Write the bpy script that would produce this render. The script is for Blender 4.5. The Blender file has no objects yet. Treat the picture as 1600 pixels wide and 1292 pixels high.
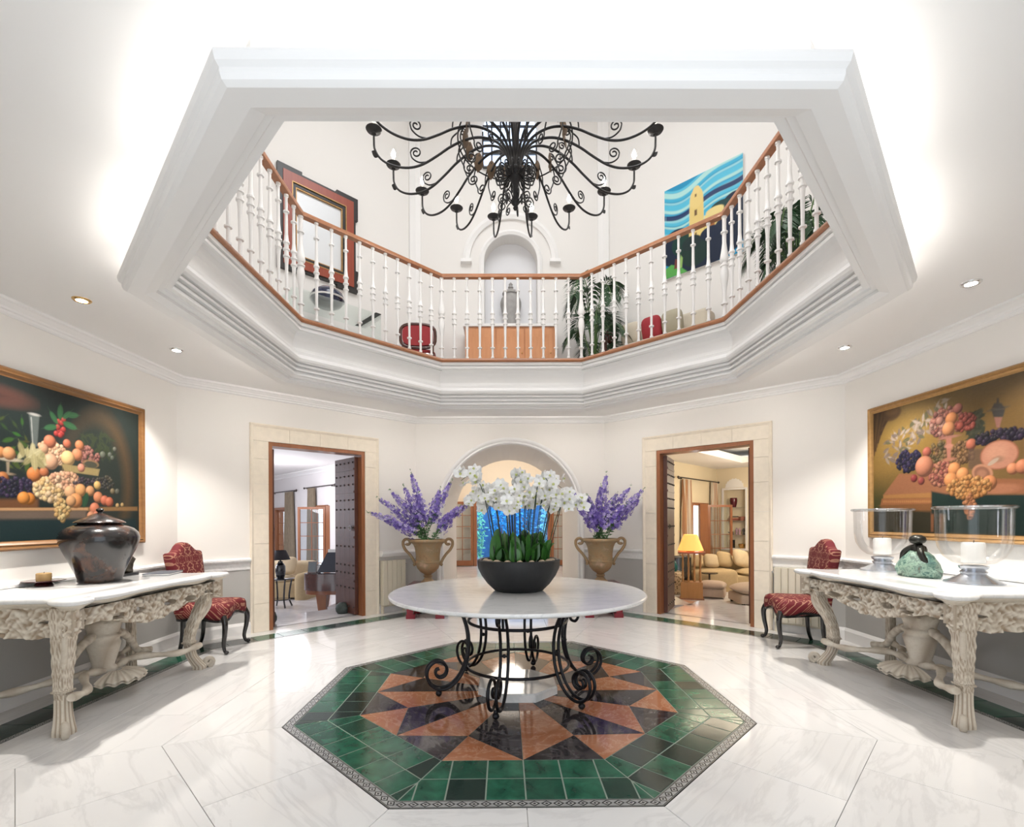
import bpy, bmesh, math, random
import numpy as np
from mathutils import Vector, Matrix
PI = math.pi
S = bpy.context.scene
COL = S.collection
rnd = random.Random(7)

# ------------------------------------------------------------------ camera, world, lights, exposure
EYE = 1.4045
cam_d = bpy.data.cameras.new('camera')
cam_d.sensor_fit = 'HORIZONTAL'; cam_d.sensor_width = 36.0
cam_d.lens = 758.65 / 1600 * 36
cam_d.shift_x = (800 - 794.33) / 1600
cam_d.shift_y = (812.78 - 646) / 1600
cam_d.clip_start = 0.05; cam_d.clip_end = 200
cam = bpy.data.objects.new('camera', cam_d); COL.objects.link(cam)
_yaw, _roll = 0.0084, -0.0047
_R = Matrix.Rotation(-_yaw, 3, 'Z') @ Matrix.Rotation(PI / 2, 3, 'X') @ Matrix.Rotation(_roll, 3, 'Z')
cam.matrix_world = Matrix.Translation((-0.1034, -4.0, EYE)) @ _R.to_4x4()
S.camera = cam
S.view_settings.view_transform = 'Standard'
S.view_settings.look = 'None'
S.view_settings.gamma = 1.0
S.view_settings.use_curve_mapping = False
S.view_settings.exposure = 0.06

world = bpy.data.worlds.new('world'); S.world = world
world.use_nodes = True
_bg = world.node_tree.nodes['Background']
_bg.inputs[0].default_value = (0.86, 0.93, 1.0, 1)
_bg.inputs[1].default_value = 1.95

def light(name, kind, loc, energy, color=(1, 1, 1), size=.1, sizey=None, target=None, spot=None, blend=.5):
    d = bpy.data.lights.new(name, kind); d.energy = energy; d.color = color
    if kind == 'AREA':
        d.size = size
        if sizey: d.shape = 'RECTANGLE'; d.size_y = sizey
    elif kind == 'SPOT':
        d.spot_size = spot; d.spot_blend = blend; d.shadow_soft_size = size
    else:
        d.shadow_soft_size = size
    o = bpy.data.objects.new(name, d); COL.objects.link(o); o.location = loc
    if target is not None:
        o.rotation_euler = (Vector(target) - Vector(loc)).to_track_quat('-Z', 'Y').to_euler()
    return o

WARM = (1.0, .95, .885)
CEIL = 3.06
# added lamps without fittings: soft fill down the void and in the rooms beyond
light('void_fill', 'AREA', (0, 0, 8.45), 135, (1, .985, .97), 3.2, 3.2, target=(0, 0, 0))  # added fill from above; no lantern is built
light('left_room_fill', 'AREA', (-9.6, 7.0, 1.9), 190, (.88, .90, 1.0), 2.6, 2.2, target=(-5.2, 8.5, .4))  # added area lamp standing inside the room, away from its windows
light('left_room_point_fill', 'POINT', (-6.2, 9.4, 2.3), 60, (.98, .95, 1.0), .7)
light('right_room_point_fill', 'POINT', (6.9, 8.0, 2.2), 130, (1, .86, .66), .4)
light('back_room_point_fill', 'POINT', (0, 8.6, 2.8), 95, (1, .90, .78), .45)
light('garden_blue_fill', 'AREA', (0, 11.9, 2.9), 120, (.25, .65, 1.0), 3.0, 1.0, target=(0, 14.0, .9))  # added blue lamp over the shrubs; there is no pool

# ------------------------------------------------------------------ mesh helpers
class M:
    def __init__(self): self.v = []; self.f = []
    def add(self, vs, fs):
        o = len(self.v); self.v += [tuple(p) for p in vs]; self.f += [tuple(i + o for i in f) for f in fs]; return self
    def box(self, x0, x1, y0, y1, z0, z1):
        return self.add([(x0,y0,z0),(x1,y0,z0),(x1,y1,z0),(x0,y1,z0),(x0,y0,z1),(x1,y0,z1),(x1,y1,z1),(x0,y1,z1)],
                        [(3,2,1,0),(4,5,6,7),(0,1,5,4),(1,2,6,5),(2,3,7,6),(3,0,4,7)])
    def prism(self, pts, z0, z1):
        n = len(pts)
        return self.add([(p[0],p[1],z0) for p in pts] + [(p[0],p[1],z1) for p in pts],
            [tuple(range(n-1,-1,-1)), tuple(range(n,2*n))] + [(i,(i+1)%n,n+(i+1)%n,n+i) for i in range(n)])
    def chamfer_prism(self, pts, z0, z1, c):      # slab with a bevelled upper edge, convex polygons
        q = offset_poly(pts, c); n = len(pts)
        vs = [(p[0],p[1],z0) for p in pts] + [(p[0],p[1],z1-c) for p in pts] + [(p[0],p[1],z1) for p in q]
        fs = [tuple(range(n-1,-1,-1)), tuple(range(2*n,3*n))]
        for i in range(n):
            j = (i+1) % n
            fs += [(i,j,n+j,n+i), (n+i,n+j,2*n+j,2*n+i)]
        return self.add(vs, fs)
    def tube(self, pts, r, seg=8, cap=True, flat=None):
        pts = [Vector(p) for p in pts]; n = len(pts)
        rr = r if isinstance(r, (list, tuple)) else [r] * n
        t = [(pts[min(i+1,n-1)] - pts[max(i-1,0)]).normalized() for i in range(n)]
        up = Vector((0,0,1)) if abs(t[0].z) < .9 else Vector((1,0,0))
        a = t[0].cross(up).normalized(); vs = []; fs = []
        for i in range(n):
            if i:
                a = a - t[i] * a.dot(t[i]); a = a.normalized() if a.length > 1e-6 else t[i].orthogonal().normalized()
            b = t[i].cross(a)
            for k in range(seg):
                w = 2*PI*k/seg; vs.append(pts[i] + (a*math.cos(w) + b*math.sin(w)) * rr[i])
        for i in range(n-1):
            for k in range(seg):
                k2 = (k+1) % seg; fs.append((i*seg+k, i*seg+k2, (i+1)*seg+k2, (i+1)*seg+k))
        if cap: fs += [tuple(range(seg-1,-1,-1)), tuple(range((n-1)*seg, n*seg))]
        return self.add(vs, fs)
    def lathe(self, prof, seg=24, c=(0,0,0), ang0=0, ang1=2*PI, ripple=None):
        full = abs(ang1-ang0-2*PI) < 1e-6; m = seg if full else seg+1; n = len(prof); vs = []; fs = []
        for i,(r,z) in enumerate(prof):
            for k in range(m):
                w = ang0 + (ang1-ang0)*k/seg; q = r
                if ripple: q = r * ripple(i, w)
                vs.append((c[0]+q*math.cos(w), c[1]+q*math.sin(w), c[2]+z))
        for i in range(n-1):
            for k in range(seg):
                k2 = (k+1) % m; fs.append((i*m+k, i*m+k2, (i+1)*m+k2, (i+1)*m+k))
        if full:
            if prof[0][0] > 1e-4: fs.append(tuple(range(m-1,-1,-1)))
            if prof[-1][0] > 1e-4: fs.append(tuple(range((n-1)*m, n*m)))
        return self.add(vs, fs)
    def ball(self, c, r, seg=10, sz=1.0):
        pr = [(r*math.sin(PI*i/(seg//2+1)), -r*sz*math.cos(PI*i/(seg//2+1))) for i in range(seg//2+2)]
        pr[0] = (1e-5, pr[0][1]); pr[-1] = (1e-5, pr[-1][1])
        return self.lathe(pr, seg, c)
    def loft(self, rings, close=True, cap=True):
        n = len(rings[0]); vs = [p for r in rings for p in r]; fs = []
        for i in range(len(rings)-1):
            for k in range(n if close else n-1):
                k2 = (k+1) % n; fs.append((i*n+k, i*n+k2, (i+1)*n+k2, (i+1)*n+k))
        if cap and close: fs += [tuple(range(n-1,-1,-1)), tuple(range((len(rings)-1)*n, len(rings)*n))]
        return self.add(vs, fs)
    def grid(self, fn, nu, nv):
        vs = [fn(i/nu, j/nv) for j in range(nv+1) for i in range(nu+1)]
        return self.add(vs, [(j*(nu+1)+i, j*(nu+1)+i+1, (j+1)*(nu+1)+i+1, (j+1)*(nu+1)+i) for j in range(nv) for i in range(nu)])
    def sweep(self, poly, prof, open_=None):      # profile (inward offset, z) mitred round a convex polygon
        rings = []
        for d, z in prof: rings.append([(p[0], p[1], z) for p in offset_poly(poly, d)])
        n = len(poly); vs = [p for r in rings for p in r]; fs = []
        for i in range(len(rings)-1):
            for k in range(n):
                if open_ and k in open_: continue
                k2 = (k+1) % n; fs.append((i*n+k, i*n+k2, (i+1)*n+k2, (i+1)*n+k))
        return self.add(vs, fs)
    def xf(self, mat):
        self.v = [tuple(mat @ Vector(p)) for p in self.v]; return self
    def mesh(self, name, mat=None, smooth=False, ang=40):
        me = bpy.data.meshes.new(name); me.from_pydata(self.v, [], self.f); me.update()
        bm = bmesh.new(); bm.from_mesh(me); bmesh.ops.recalc_face_normals(bm, faces=bm.faces); bm.to_mesh(me); bm.free()
        if mat: me.materials.append(mat)
        if smooth:
            me.shade_smooth()
            if ang < 180: me.set_sharp_from_angle(angle=math.radians(ang))
        return me
    def build(self, name, mat, parent=None, smooth=False, ang=40):
        return link(name, self.mesh(name, mat, smooth, ang), parent)

def link(name, data, parent=None, loc=None, rotz=None):
    o = bpy.data.objects.new(name, data); COL.objects.link(o)
    if parent is not None: o.parent = parent
    if loc is not None: o.location = loc
    if rotz is not None: o.rotation_euler = (0, 0, rotz)
    return o
def tag(o, label=None, cat=None, group=None, kind=None):
    if label: o['label'] = label
    if cat: o['category'] = cat
    if group: o['group'] = group
    if kind: o['kind'] = kind
    return o
def thing(name, label, cat, loc=(0,0,0), rotz=0, group=None):
    return tag(link(name, None, None, loc, rotz), label, cat, group)
def struct(name, m, mat, label, parent=None, smooth=False, ang=40):
    o = m.build(name, mat, parent, smooth, ang) if isinstance(m, M) else link(name, None, parent)
    if parent is None: o['kind'] = 'structure'
    o['label'] = label
    return o
def dup(root, loc=None, rotz=None, label=None, group=None, sx=None):
    def cp(o, par):
        c = o.copy(); COL.objects.link(c); c.parent = par
        for ch in kids.get(o.name, []): cp(ch, c)
        return c
    kids = {}
    for ch in root.children_recursive: kids.setdefault(ch.parent.name, []).append(ch)
    r = cp(root, None)
    if loc is not None: r.location = loc
    if rotz is not None: r.rotation_euler = (0, 0, rotz)
    if label: r['label'] = label
    if group: r['group'] = group
    return r
def offset_poly(pts, d):
    n = len(pts); out = []
    ar = sum(pts[i][0]*pts[(i+1)%n][1] - pts[(i+1)%n][0]*pts[i][1] for i in range(n)); sg = 1 if ar > 0 else -1
    for i in range(n):
        a, b, c = Vector(pts[i-1][:2]), Vector(pts[i][:2]), Vector(pts[(i+1)%n][:2])
        e1 = (b-a).normalized(); e2 = (c-b).normalized()
        n1 = Vector((-e1.y, e1.x))*sg; n2 = Vector((-e2.y, e2.x))*sg
        k = 1 + n1.dot(n2); m = (n1+n2)/k if k > .05 else n1
        out.append(tuple(b + m*d))
    return out
T8 = math.tan(PI/8)
def octo(a):
    return [(-a*T8,a),(-a,a*T8),(-a,-a*T8),(-a*T8,-a),(a*T8,-a),(a,-a*T8),(a,a*T8),(a*T8,a)]   # counter-clockwise from back left
def spiral(c, r0, r1, a0, turns, n=26):
    return [(c[0]+(r0+(r1-r0)*i/n)*math.cos(a0+turns*2*PI*i/n), c[1]+(r0+(r1-r0)*i/n)*math.sin(a0+turns*2*PI*i/n)) for i in range(n+1)]
def bez(ps, n=16):
    out = []
    k = len(ps)-1
    for i in range(n+1):
        t = i/n; q = [Vector(p) for p in ps]
        while len(q) > 1: q = [q[j].lerp(q[j+1], t) for j in range(len(q)-1)]
        out.append(q[0])
    return out
def crom(ps, n=8):      # Catmull-Rom through the points
    ps = [Vector(p) for p in ps]; out = []
    P = [2*ps[0]-ps[1]] + ps + [2*ps[-1]-ps[-2]]
    for i in range(1, len(P)-2):
        for k in range(n):
            t = k/n; a,b,c,d = P[i-1],P[i],P[i+1],P[i+2]
            out.append(.5*((2*b)+(c-a)*t+(2*a-5*b+4*c-d)*t*t+(3*b-a-3*c+d)*t**3))
    out.append(ps[-1]); return out

# ------------------------------------------------------------------ materials
class NT:
    def __init__(self, name):
        self.m = bpy.data.materials.new(name); self.m.use_nodes = True; self.t = self.m.node_tree
        self.b = self.t.nodes['Principled BSDF']; self.out = self.t.nodes['Material Output']
    def n(self, typ, ins=None, **kw):
        nd = self.t.nodes.new(typ)
        for k, v in kw.items(): setattr(nd, k, v)
        for k, v in (ins or {}).items(): self.set(nd.inputs[k], v)
        return nd
    def set(self, sock, v):
        if hasattr(v, 'links'): self.t.links.new(v, sock)
        elif hasattr(v, 'outputs'): self.t.links.new(v.outputs[0], sock)
        else: sock.default_value = v
    def p(self, **kw):
        for k, v in kw.items(): self.set(self.b.inputs[k.replace('_', ' ')], v)
        return self
    def ramp(self, fac, stops, interp='LINEAR'):
        r = self.n('ShaderNodeValToRGB', {0: fac}); r.color_ramp.interpolation = interp
        e = r.color_ramp.elements
        while len(e) < len(stops): e.new(.5)
        for x, (pos, c) in zip(e, stops): x.position = pos; x.color = (*c, 1) if len(c) == 3 else c
        return r
    def mix(self, f, a, b, blend='MIX'):
        m = self.n('ShaderNodeMix', data_type='RGBA', blend_type=blend)
        self.set(m.inputs[0], f); self.set(m.inputs[6], c4(a)); self.set(m.inputs[7], c4(b)); return m.outputs[2]
    def math(self, op, a, b=0.0, clamp=False):
        m = self.n('ShaderNodeMath', operation=op, use_clamp=clamp); self.set(m.inputs[0], a); self.set(m.inputs[1], b); return m.outputs[0]
    def coord(self, kind='Object'): return self.n('ShaderNodeTexCoord').outputs[kind]
    def noise(self, vec, scale, detail=4, rough=.55, dist=0.0):
        return self.n('ShaderNodeTexNoise', {'Vector': vec, 'Scale': scale, 'Detail': detail, 'Roughness': rough, 'Distortion': dist}).outputs[0]
    def bump(self, h, strength=.3, dist=.01):
        b = self.n('ShaderNodeBump', {'Height': h, 'Strength': strength, 'Distance': dist}); self.set(self.b.inputs['Normal'], b); return self
    def rand(self): return self.n('ShaderNodeObjectInfo').outputs['Random']
    def shifted(self, vec=None, amt=37.0):
        r = self.rand(); a = self.n('ShaderNodeCombineXYZ', {0: self.math('MULTIPLY', r, amt), 1: self.math('MULTIPLY', r, amt*1.7), 2: 0.0})
        return self.n('ShaderNodeVectorMath', {0: vec or self.coord(), 1: a.outputs[0]}, operation='ADD').outputs[0]
def c4(c):
    return (*c, 1) if isinstance(c, (tuple, list)) and len(c) == 3 else c
def srgb(r, g, b):
    return tuple(((x/255)/12.92 if x/255 <= .04045 else ((x/255+.055)/1.055)**2.4) for x in (r, g, b))
def plain(name, col, rough=.5, metal=0.0, noise=0.0, scale=8, bump=0.0, bscale=60, spec=.5, coat=0.0):
    t = NT(name); t.p(Roughness=rough, Metallic=metal); t.b.inputs['Specular IOR Level'].default_value = spec
    if coat: t.p(Coat_Weight=coat, Coat_Roughness=.06)
    if noise:
        f = t.noise(t.coord(), scale, 5)
        t.p(Base_Color=t.mix(f, tuple(c*(1-noise) for c in col), tuple(min(1, c*(1+noise)) for c in col)))
    else: t.p(Base_Color=c4(col))
    if bump: t.bump(t.noise(t.coord(), bscale, 4), bump, .004)
    return t.m
def emis(name, col, strength):
    t = NT(name); t.p(Base_Color=c4(col), Emission_Color=c4(col), Emission_Strength=strength, Roughness=.4); return t.m
def marble(name, base, vein, rough=.1, scale=1.3, stretch=(1, 3.2, 1), amt=.6, shift=True):
    t = NT(name); v = t.shifted() if shift else t.coord()
    mp = t.n('ShaderNodeMapping', {'Vector': v}); mp.inputs['Scale'].default_value = stretch; mp.inputs['Rotation'].default_value = (0, 0, .5)
    n1 = t.noise(mp.outputs[0], scale, 7, .6, .8)
    cloud = t.noise(mp.outputs[0], scale*.45, 4, .5, .3)
    veins = t.ramp(n1, [(.0, (0,0,0)), (.46, (0,0,0)), (.5, (1,1,1)), (.54, (0,0,0)), (1, (0,0,0))])
    n2 = t.ramp(cloud, [(.35, (0,0,0)), (.7, (1,1,1))])
    c = t.mix(t.math('MULTIPLY', n2, .55), base, tuple(.6*b+.4*w for b, w in zip(base, vein)))
    c = t.mix(t.math('MULTIPLY', veins, amt), c, vein)
    t.p(Base_Color=c, Roughness=rough); return t.m
def wood(name, a, b, rough=.3, scale=6, axis=2, coat=0.0):
    t = NT(name); mp = t.n('ShaderNodeMapping', {'Vector': t.shifted()}); s = [14, 14, 14]; s[axis] = 1.1; mp.inputs['Scale'].default_value = s
    f = t.noise(mp.outputs[0], scale*.35, 6, .6, .6)
    t.p(Base_Color=t.mix(f, a, b), Roughness=rough)
    if coat: t.p(Coat_Weight=coat, Coat_Roughness=.1)
    return t.m
def glass(name, col=(1,1,1), rough=0.0, alpha=.015):
    t = NT(name)
    tr = t.n('ShaderNodeBsdfTransparent', {0: c4(col)}); gl = t.n('ShaderNodeBsdfGlossy', {0: (1,1,1,1), 1: .02})
    fr = t.n('ShaderNodeFresnel', {0: 1.45}); mx = t.n('ShaderNodeMixShader', {0: t.math('ADD', t.math('MULTIPLY', fr.outputs[0], .35), alpha, True), 1: tr.outputs[0], 2: gl.outputs[0]})
    t.t.links.new(mx.outputs[0], t.out.inputs[0]); return t.m
def vcol(name, rough=.5, coat=.08):
    t = NT(name); a = t.n('ShaderNodeVertexColor', layer_name='paint'); nz = t.noise(t.coord(), 90, 3)
    t.p(Base_Color=a.outputs[0], Roughness=rough, Coat_Weight=coat, Coat_Roughness=.25); t.b.inputs['Specular IOR Level'].default_value = .15; t.bump(nz, .08, .002); return t.m

m_white = plain('white_paint', (.84, .825, .81), .45)
m_ceil = plain('ceiling_paint', (.82, .805, .79), .7)
m_wall = plain('cream_wall_paint', (.86, .825, .78), .75, bump=.05, bscale=120)
m_wall_up = plain('pale_wall_paint', (.79, .765, .735), .75)
m_dado = plain('grey_dado_paint', (.47, .46, .44), .6)
m_niche = plain('niche_grey_white', (.74, .74, .76), .7)
m_marble = marble('white_floor_marble', (.72, .705, .69), (.50, .485, .48), .07, .8, (1, 5.5, 1), amt=.34)
m_tabletop = marble('white_table_marble', (.80, .795, .785), (.5, .51, .52), .12, 2.2, amt=.35)
m_contop = marble('console_marble', (.82, .815, .80), (.55, .55, .55), .12, 2.0, amt=.25)
m_iron = plain('black_wrought_iron', (.018, .018, .022), .38, .6, noise=.4, scale=30, bump=.2, bscale=80)
m_iron2 = plain('chandelier_iron', (.03, .029, .03), .42, .6, noise=.4, scale=30)
m_leafbr = plain('bronze_leaf', (.16, .105, .065), .45, .5)
m_wood = wood('red_brown_wood', (.20, .065, .025), (.36, .14, .055), .32, coat=.2)
m_woodx = wood('red_brown_wood_rail', (.27, .095, .038), (.46, .20, .09), .32, axis=0, coat=.2)
m_darkdoor = wood('dark_door_wood', (.05, .016, .012), (.13, .045, .028), .5)
m_orange = wood('orange_pine', (.55, .22, .09), (.74, .36, .17), .4)
m_stone = plain('cream_limestone', (.86, .77, .64), .75, noise=.10, scale=14, bump=.15, bscale=50)
m_stud = plain('iron_stud', (.10, .09, .085), .3, .9)
m_rad = plain('cream_radiator', (.76, .70, .57), .35)
m_gold = plain('gilt_frame', (.42, .24, .09), .35, .55, noise=.3, scale=25)
m_blackwood = plain('ebonised_wood', (.012, .010, .010), .22, coat=.5)
m_brass = plain('brass', (.70, .45, .18), .25, .9)
m_chrome = plain('satin_chrome', (.8, .8, .8), .2, .9)
m_bulb = emis('bulb', (1.0, .95, .88), 170)
m_spot = emis('downlight_glow', (1.0, .97, .93), 45)
m_glass = glass('clear_glass')
m_pane = glass('window_pane', (.92, .95, .97), alpha=.10)
m_paint = vcol('painted_canvas')

# ------------------------------------------------------------------ the setting: floor
A = 3.85; AT = A*T8; BW = 1.53
W = [(-BW,A),(-A,AT),(-A,-AT),(-AT,-A),(AT,-A),(A,-AT),(A,AT),(BW,A)]
GF = 3.41            # gallery floor level
m_grout = plain('floor_grout', (.55, .53, .50), .7)
t = NT('green_glazed_tile'); v_ = t.shifted()
f_ = t.noise(v_, 9, 5, .6, .4); r_ = t.rand()
g1 = t.mix(t.ramp(f_, [(.3, (0,0,0)), (.75, (1,1,1))]), (.008, .045, .028), (.03, .165, .095))
g2 = t.mix(t.ramp(r_, [(.0, (0,0,0)), (.22, (0,0,0)), (.4, (1,1,1))]), (.016, .033, .027), g1)
t.p(Base_Color=g2, Roughness=.12); t.bump(t.noise(v_, 24, 3), .10, .004); m_green = t.m
m_brownm = marble('rust_marble', (.36, .135, .062), (.62, .36, .24), .07, 4.5, (1.5, 2.5, 1), .5)
m_blackm = marble('black_marble', (.014, .011, .013), (.22, .20, .21), .06, 3.2, (1.5, 2.5, 1), .25)
def mosaic(name, r0, r1, cell):
    t = NT(name); s = t.n('ShaderNodeSeparateXYZ', {0: t.coord()})
    tt = t.math('DIVIDE', t.math('SUBTRACT', t.math('MULTIPLY', s.outputs[1], -1.0), r0), r1 - r0)
    d = t.math('ABSOLUTE', t.math('SUBTRACT', t.math('MULTIPLY', tt, 2.0), 1.0))
    w = t.math('PINGPONG', t.math('ADD', s.outputs[0], 20.0), cell/2)
    w = t.math('DIVIDE', w, cell/2)
    a = t.math('ADD', t.math('MULTIPLY', d, 1.35), w)
    inner = t.ramp(a, [(0, (.03,.03,.03)), (.34, (.46,.45,.43)), (.60, (.012,.014,.014)), (.95, (.30,.30,.29))], 'CONSTANT')
    line = t.ramp(d, [(0, (0,0,0)), (.72, (1,1,1))], 'CONSTANT')
    line2 = t.ramp(d, [(0, (.012,.016,.014)), (.84, (.34,.33,.31)), (.90, (.012,.016,.014))], 'CONSTANT')
    t.p(Base_Color=t.mix(line, inner, line2), Roughness=.25); return t.m
floor = struct('floor', M().prism(offset_poly(W, -.12), -.25, -.0135), m_grout, 'polished white marble hall floor with a star medallion and green tile border')
def trap(r0, r1, x0=None, x1=None):
    """piece of the front sector between apothems r0 < r1, cut at x0..x1"""
    L0, L1 = r0*T8, r1*T8
    poly = [(-L1,-r1),(L1,-r1),(L0,-r0),(-L0,-r0)]
    def clip(p, f):
        out = []
        for i in range(len(p)):
            a, b = p[i], p[(i+1) % len(p)]; fa, fb = f(a), f(b)
            if fa >= -1e-9: out.append(a)
            if fa*fb < -1e-12:
                k = fa/(fa-fb); out.append((a[0]+(b[0]-a[0])*k, a[1]+(b[1]-a[1])*k))
        return out
    if x0 is not None: poly = clip(poly, lambda p: p[0]-x0)
    if x1 is not None and len(poly) > 2: poly = clip(poly, lambda p: x1-p[0])
    return poly
def area(p): return abs(sum(p[i][0]*p[(i+1)%len(p)][1]-p[(i+1)%len(p)][0]*p[i][1] for i in range(len(p))))/2
def dedupe(p):
    q = []
    for a in p:
        if not q or math.hypot(a[0]-q[-1][0], a[1]-q[-1][1]) > 1e-4: q.append(a)
    if len(q) > 2 and math.hypot(q[0][0]-q[-1][0], q[0][1]-q[-1][1]) < 1e-4: q.pop()
    return q
def piece(name, poly, mat, gap, sectors=range(8), z=0.0, ch=.0012):
    poly = dedupe(poly)
    if len(poly) < 3 or area(poly) < 4e-4: return
    q = offset_poly(poly, gap)
    me = M().chamfer_prism(q, z-.013, z, ch).mesh(name, mat)
    for k in sectors: link(name, me, floor, rotz=k*PI/4)
def row(name, r0, r1, cuts, mat, gap):
    cs = [None] + list(cuts) + [None]
    for a, b in zip(cs[:-1], cs[1:]): piece(name, trap(r0, r1, a, b), mat, gap)
# star of rust and black marble
RS = 1.154; C0 = (-RS*T8, -RS); C1 = (RS*T8, -RS); MID = (0, -RS)
def pol(r, a): return (r*math.sin(a), -r*math.cos(a))
VR = .90
V0, V1 = pol(VR, -PI/8), pol(VR, PI/8)
piece('star_tile', [(0,0), V0, MID], m_blackm, .0012)
piece('star_tile', [(0,0), MID, V1], m_brownm, .0012)
piece('star_tile', [V0, C0, MID], m_brownm, .0012)
piece('star_tile', [V1, MID, C1], m_blackm, .0012)
M().prism(octo(1.61), -.0135, -.0022).build('grout_bed', plain('sage_grout', (.22,.27,.22), .7), floor)
row('green_tile', RS, 1.357, [-.41, -.205, 0, .205, .41], m_green, .0042)
row('green_tile', 1.357, 1.56, [-.575, -.41, -.205, 0, .205, .41, .575], m_green, .0042)
piece('mosaic_strip', trap(1.56, 1.627), mosaic('medallion_mosaic', 1.56, 1.627, .06), 0)
row('marble_slab', 1.629, 2.26, [0], m_marble, .0013)
row('marble_slab', 2.26, 2.905, [-.45, .45], m_marble, .0013)
row('marble_slab', 2.905, 3.31, [0], m_marble, .0013)
piece('mosaic_strip', trap(3.31, 3.36), mosaic('border_mosaic', 3.31, 3.36, .05), 0)
row('green_tile', 3.36, 3.61, [-1.2+.3*i for i in range(9)], m_green, .0025)
row('marble_slab', 3.61, 3.99, [-.8, .8], m_marble, .0013)

# ------------------------------------------------------------------ the setting: walls
def frame(p, q, outward):
    p, q = Vector(p), Vector(q); e = (q-p).normalized(); n = Vector(outward).normalized()
    return Matrix(((e.x, n.x, 0, p.x), (e.y, n.y, 0, p.y), (0, 0, 1, 0), (0, 0, 0, 1)))
DL = math.hypot(A-BW, A-AT)                         # length of a diagonal wall
nx, ny = -(A-AT)/DL, (A-BW)/DL
F_L = frame((-A, AT), (-BW, A), (nx, ny)); F_R = frame((A, AT), (BW, A), (-nx, ny))
F_B = frame((-BW, A), (BW, A), (0, 1))
F_LS = frame((-A, -AT), (-A, AT), (-1, 0)); F_RS = frame((A, -AT), (A, AT), (1, 0))
F_LN = frame((-AT, -A), (-A, -AT), (-1, -1)); F_RN = frame((AT, -A), (A, -AT), (1, -1))
SL = 2*AT
TH = .25
def arch_wall(m, L, z0, z1, cx, hw, zs, ztop, sill=None, th=TH, n=24):
    """wall 0..L with an arched opening centred at cx, half width hw, springing at zs, crown at ztop (round if ztop-zs==hw)"""
    m.box(0, cx-hw, 0, th, z0, z1); m.box(cx+hw, L, 0, th, z0, z1)
    if sill is not None: m.box(cx-hw, cx+hw, 0, th, z0, sill)
    k = (ztop-zs)/hw
    xs = [-hw*math.cos(PI*i/n) for i in range(n+1)]
    for a, b in zip(xs[:-1], xs[1:]):
        za, zb = zs+k*math.sqrt(max(0, hw*hw-a*a)), zs+k*math.sqrt(max(0, hw*hw-b*b))
        a += cx; b += cx
        m.add([(a,0,za),(b,0,zb),(b,th,zb),(a,th,za),(a,0,z1),(b,0,z1),(b,th,z1),(a,th,z1)],
              [(3,2,1,0),(4,5,6,7),(0,1,5,4),(2,3,7,6)])
    return m
DZ0, DZ1 = .985, 2.335       # wooden door frame along the wall
DTOP = 2.43
def diag(name, F, lab):
    m = M(); m.box(-.06, DZ0, 0, TH, 0, 3.4); m.box(DZ1, DL+.06, 0, TH, 0, 3.4); m.box(DZ0, DZ1, 0, TH, DTOP, 3.4)
    return struct(name, m.xf(F), m_wall, lab)
wl = diag('wall_back_left', F_L, 'cream diagonal wall with the doorway to the piano room')
wr = diag('wall_back_right', F_R, 'cream diagonal wall with the doorway to the sofa room')
wL = struct('wall_left', M().box(-.1, SL+.1, 0, TH, 0, 3.4).xf(F_LS), m_wall, 'cream side wall behind the dark still life painting')
wR = struct('wall_right', M().box(-.1, SL+.1, 0, TH, 0, 3.4).xf(F_RS), m_wall, 'cream side wall behind the golden still life painting')
struct('wall_front_left', M().box(0, SL, 0, TH, 0, 3.4).xf(F_LN), m_wall, 'cream diagonal wall beside the entrance on the left')
struct('wall_front_right', M().box(0, SL, 0, TH, 0, 3.4).xf(F_RN), m_wall, 'cream diagonal wall beside the entrance on the right')
ARC_Z, ARC_R = 1.55, 1.08
wb = struct('wall_back', arch_wall(M(), 2*BW, 0, 3.4, BW, ARC_R, ARC_Z, ARC_Z+ARC_R, th=2.05).xf(F_B), m_wall, 'cream back wall with a deep round-headed archway')
# moulding round the arch
m = M(); prof = [(1.08,0),(1.08,-.012),(1.10,-.03),(1.125,-.022),(1.14,-.045),(1.165,-.05),(1.187,-.035),(1.187,0)]
rings = []
angs = [PI*i/36 for i in range(37)]
path = [(1, -2)] + [(math.cos(a), math.sin(a)) for a in angs] + [(-1, -2)]
for (cx_, cz_) in path:
    if cz_ == -2: rings.append([(BW+cx_*r, d, 0.0) for r, d in prof])
    else: rings.append([(BW+cx_*r, d, ARC_Z+cz_*r) for r, d in prof])
m.loft(rings); struct('trim_arch', m.xf(F_B), m_white, 'white moulded architrave round the back archway', smooth=True, ang=50)
# upper storey walls
UZ = 8.3
m = arch_wall(M(), 2*BW, 3.4, UZ, BW+.02, .43, 5.58, 6.01, sill=4.58)
m.box(BW-.5, BW+.54, TH, TH+.05, 4.4, 6.2)
wub = struct('wall_upper_back', m.xf(F_B), m_wall_up, 'pale upper back wall with an arched niche')
for nm, F, L, lb in (('wall_upper_back_left', F_L, DL, 'pale upper wall behind the red framed mirror'), ('wall_upper_back_right', F_R, DL, 'pale upper wall behind the blue church painting'),
                 ('wall_upper_left', F_LS, SL, 'pale upper wall on the left side of the gallery'), ('wall_upper_right', F_RS, SL, 'pale upper wall on the right side of the gallery'),
                 ('wall_upper_front_left', F_LN, SL, 'pale upper wall at the near left of the gallery'), ('wall_upper_front_right', F_RN, SL, 'pale upper wall at the near right of the gallery'),
                 ('wall_upper_front', frame((-AT,-A),(AT,-A),(0,-1)), SL, 'pale upper wall above the entrance')):
    struct(nm, M().box(-.06, L+.06, 0, TH, 3.4, UZ).xf(F), m_wall_up, lb)
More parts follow.
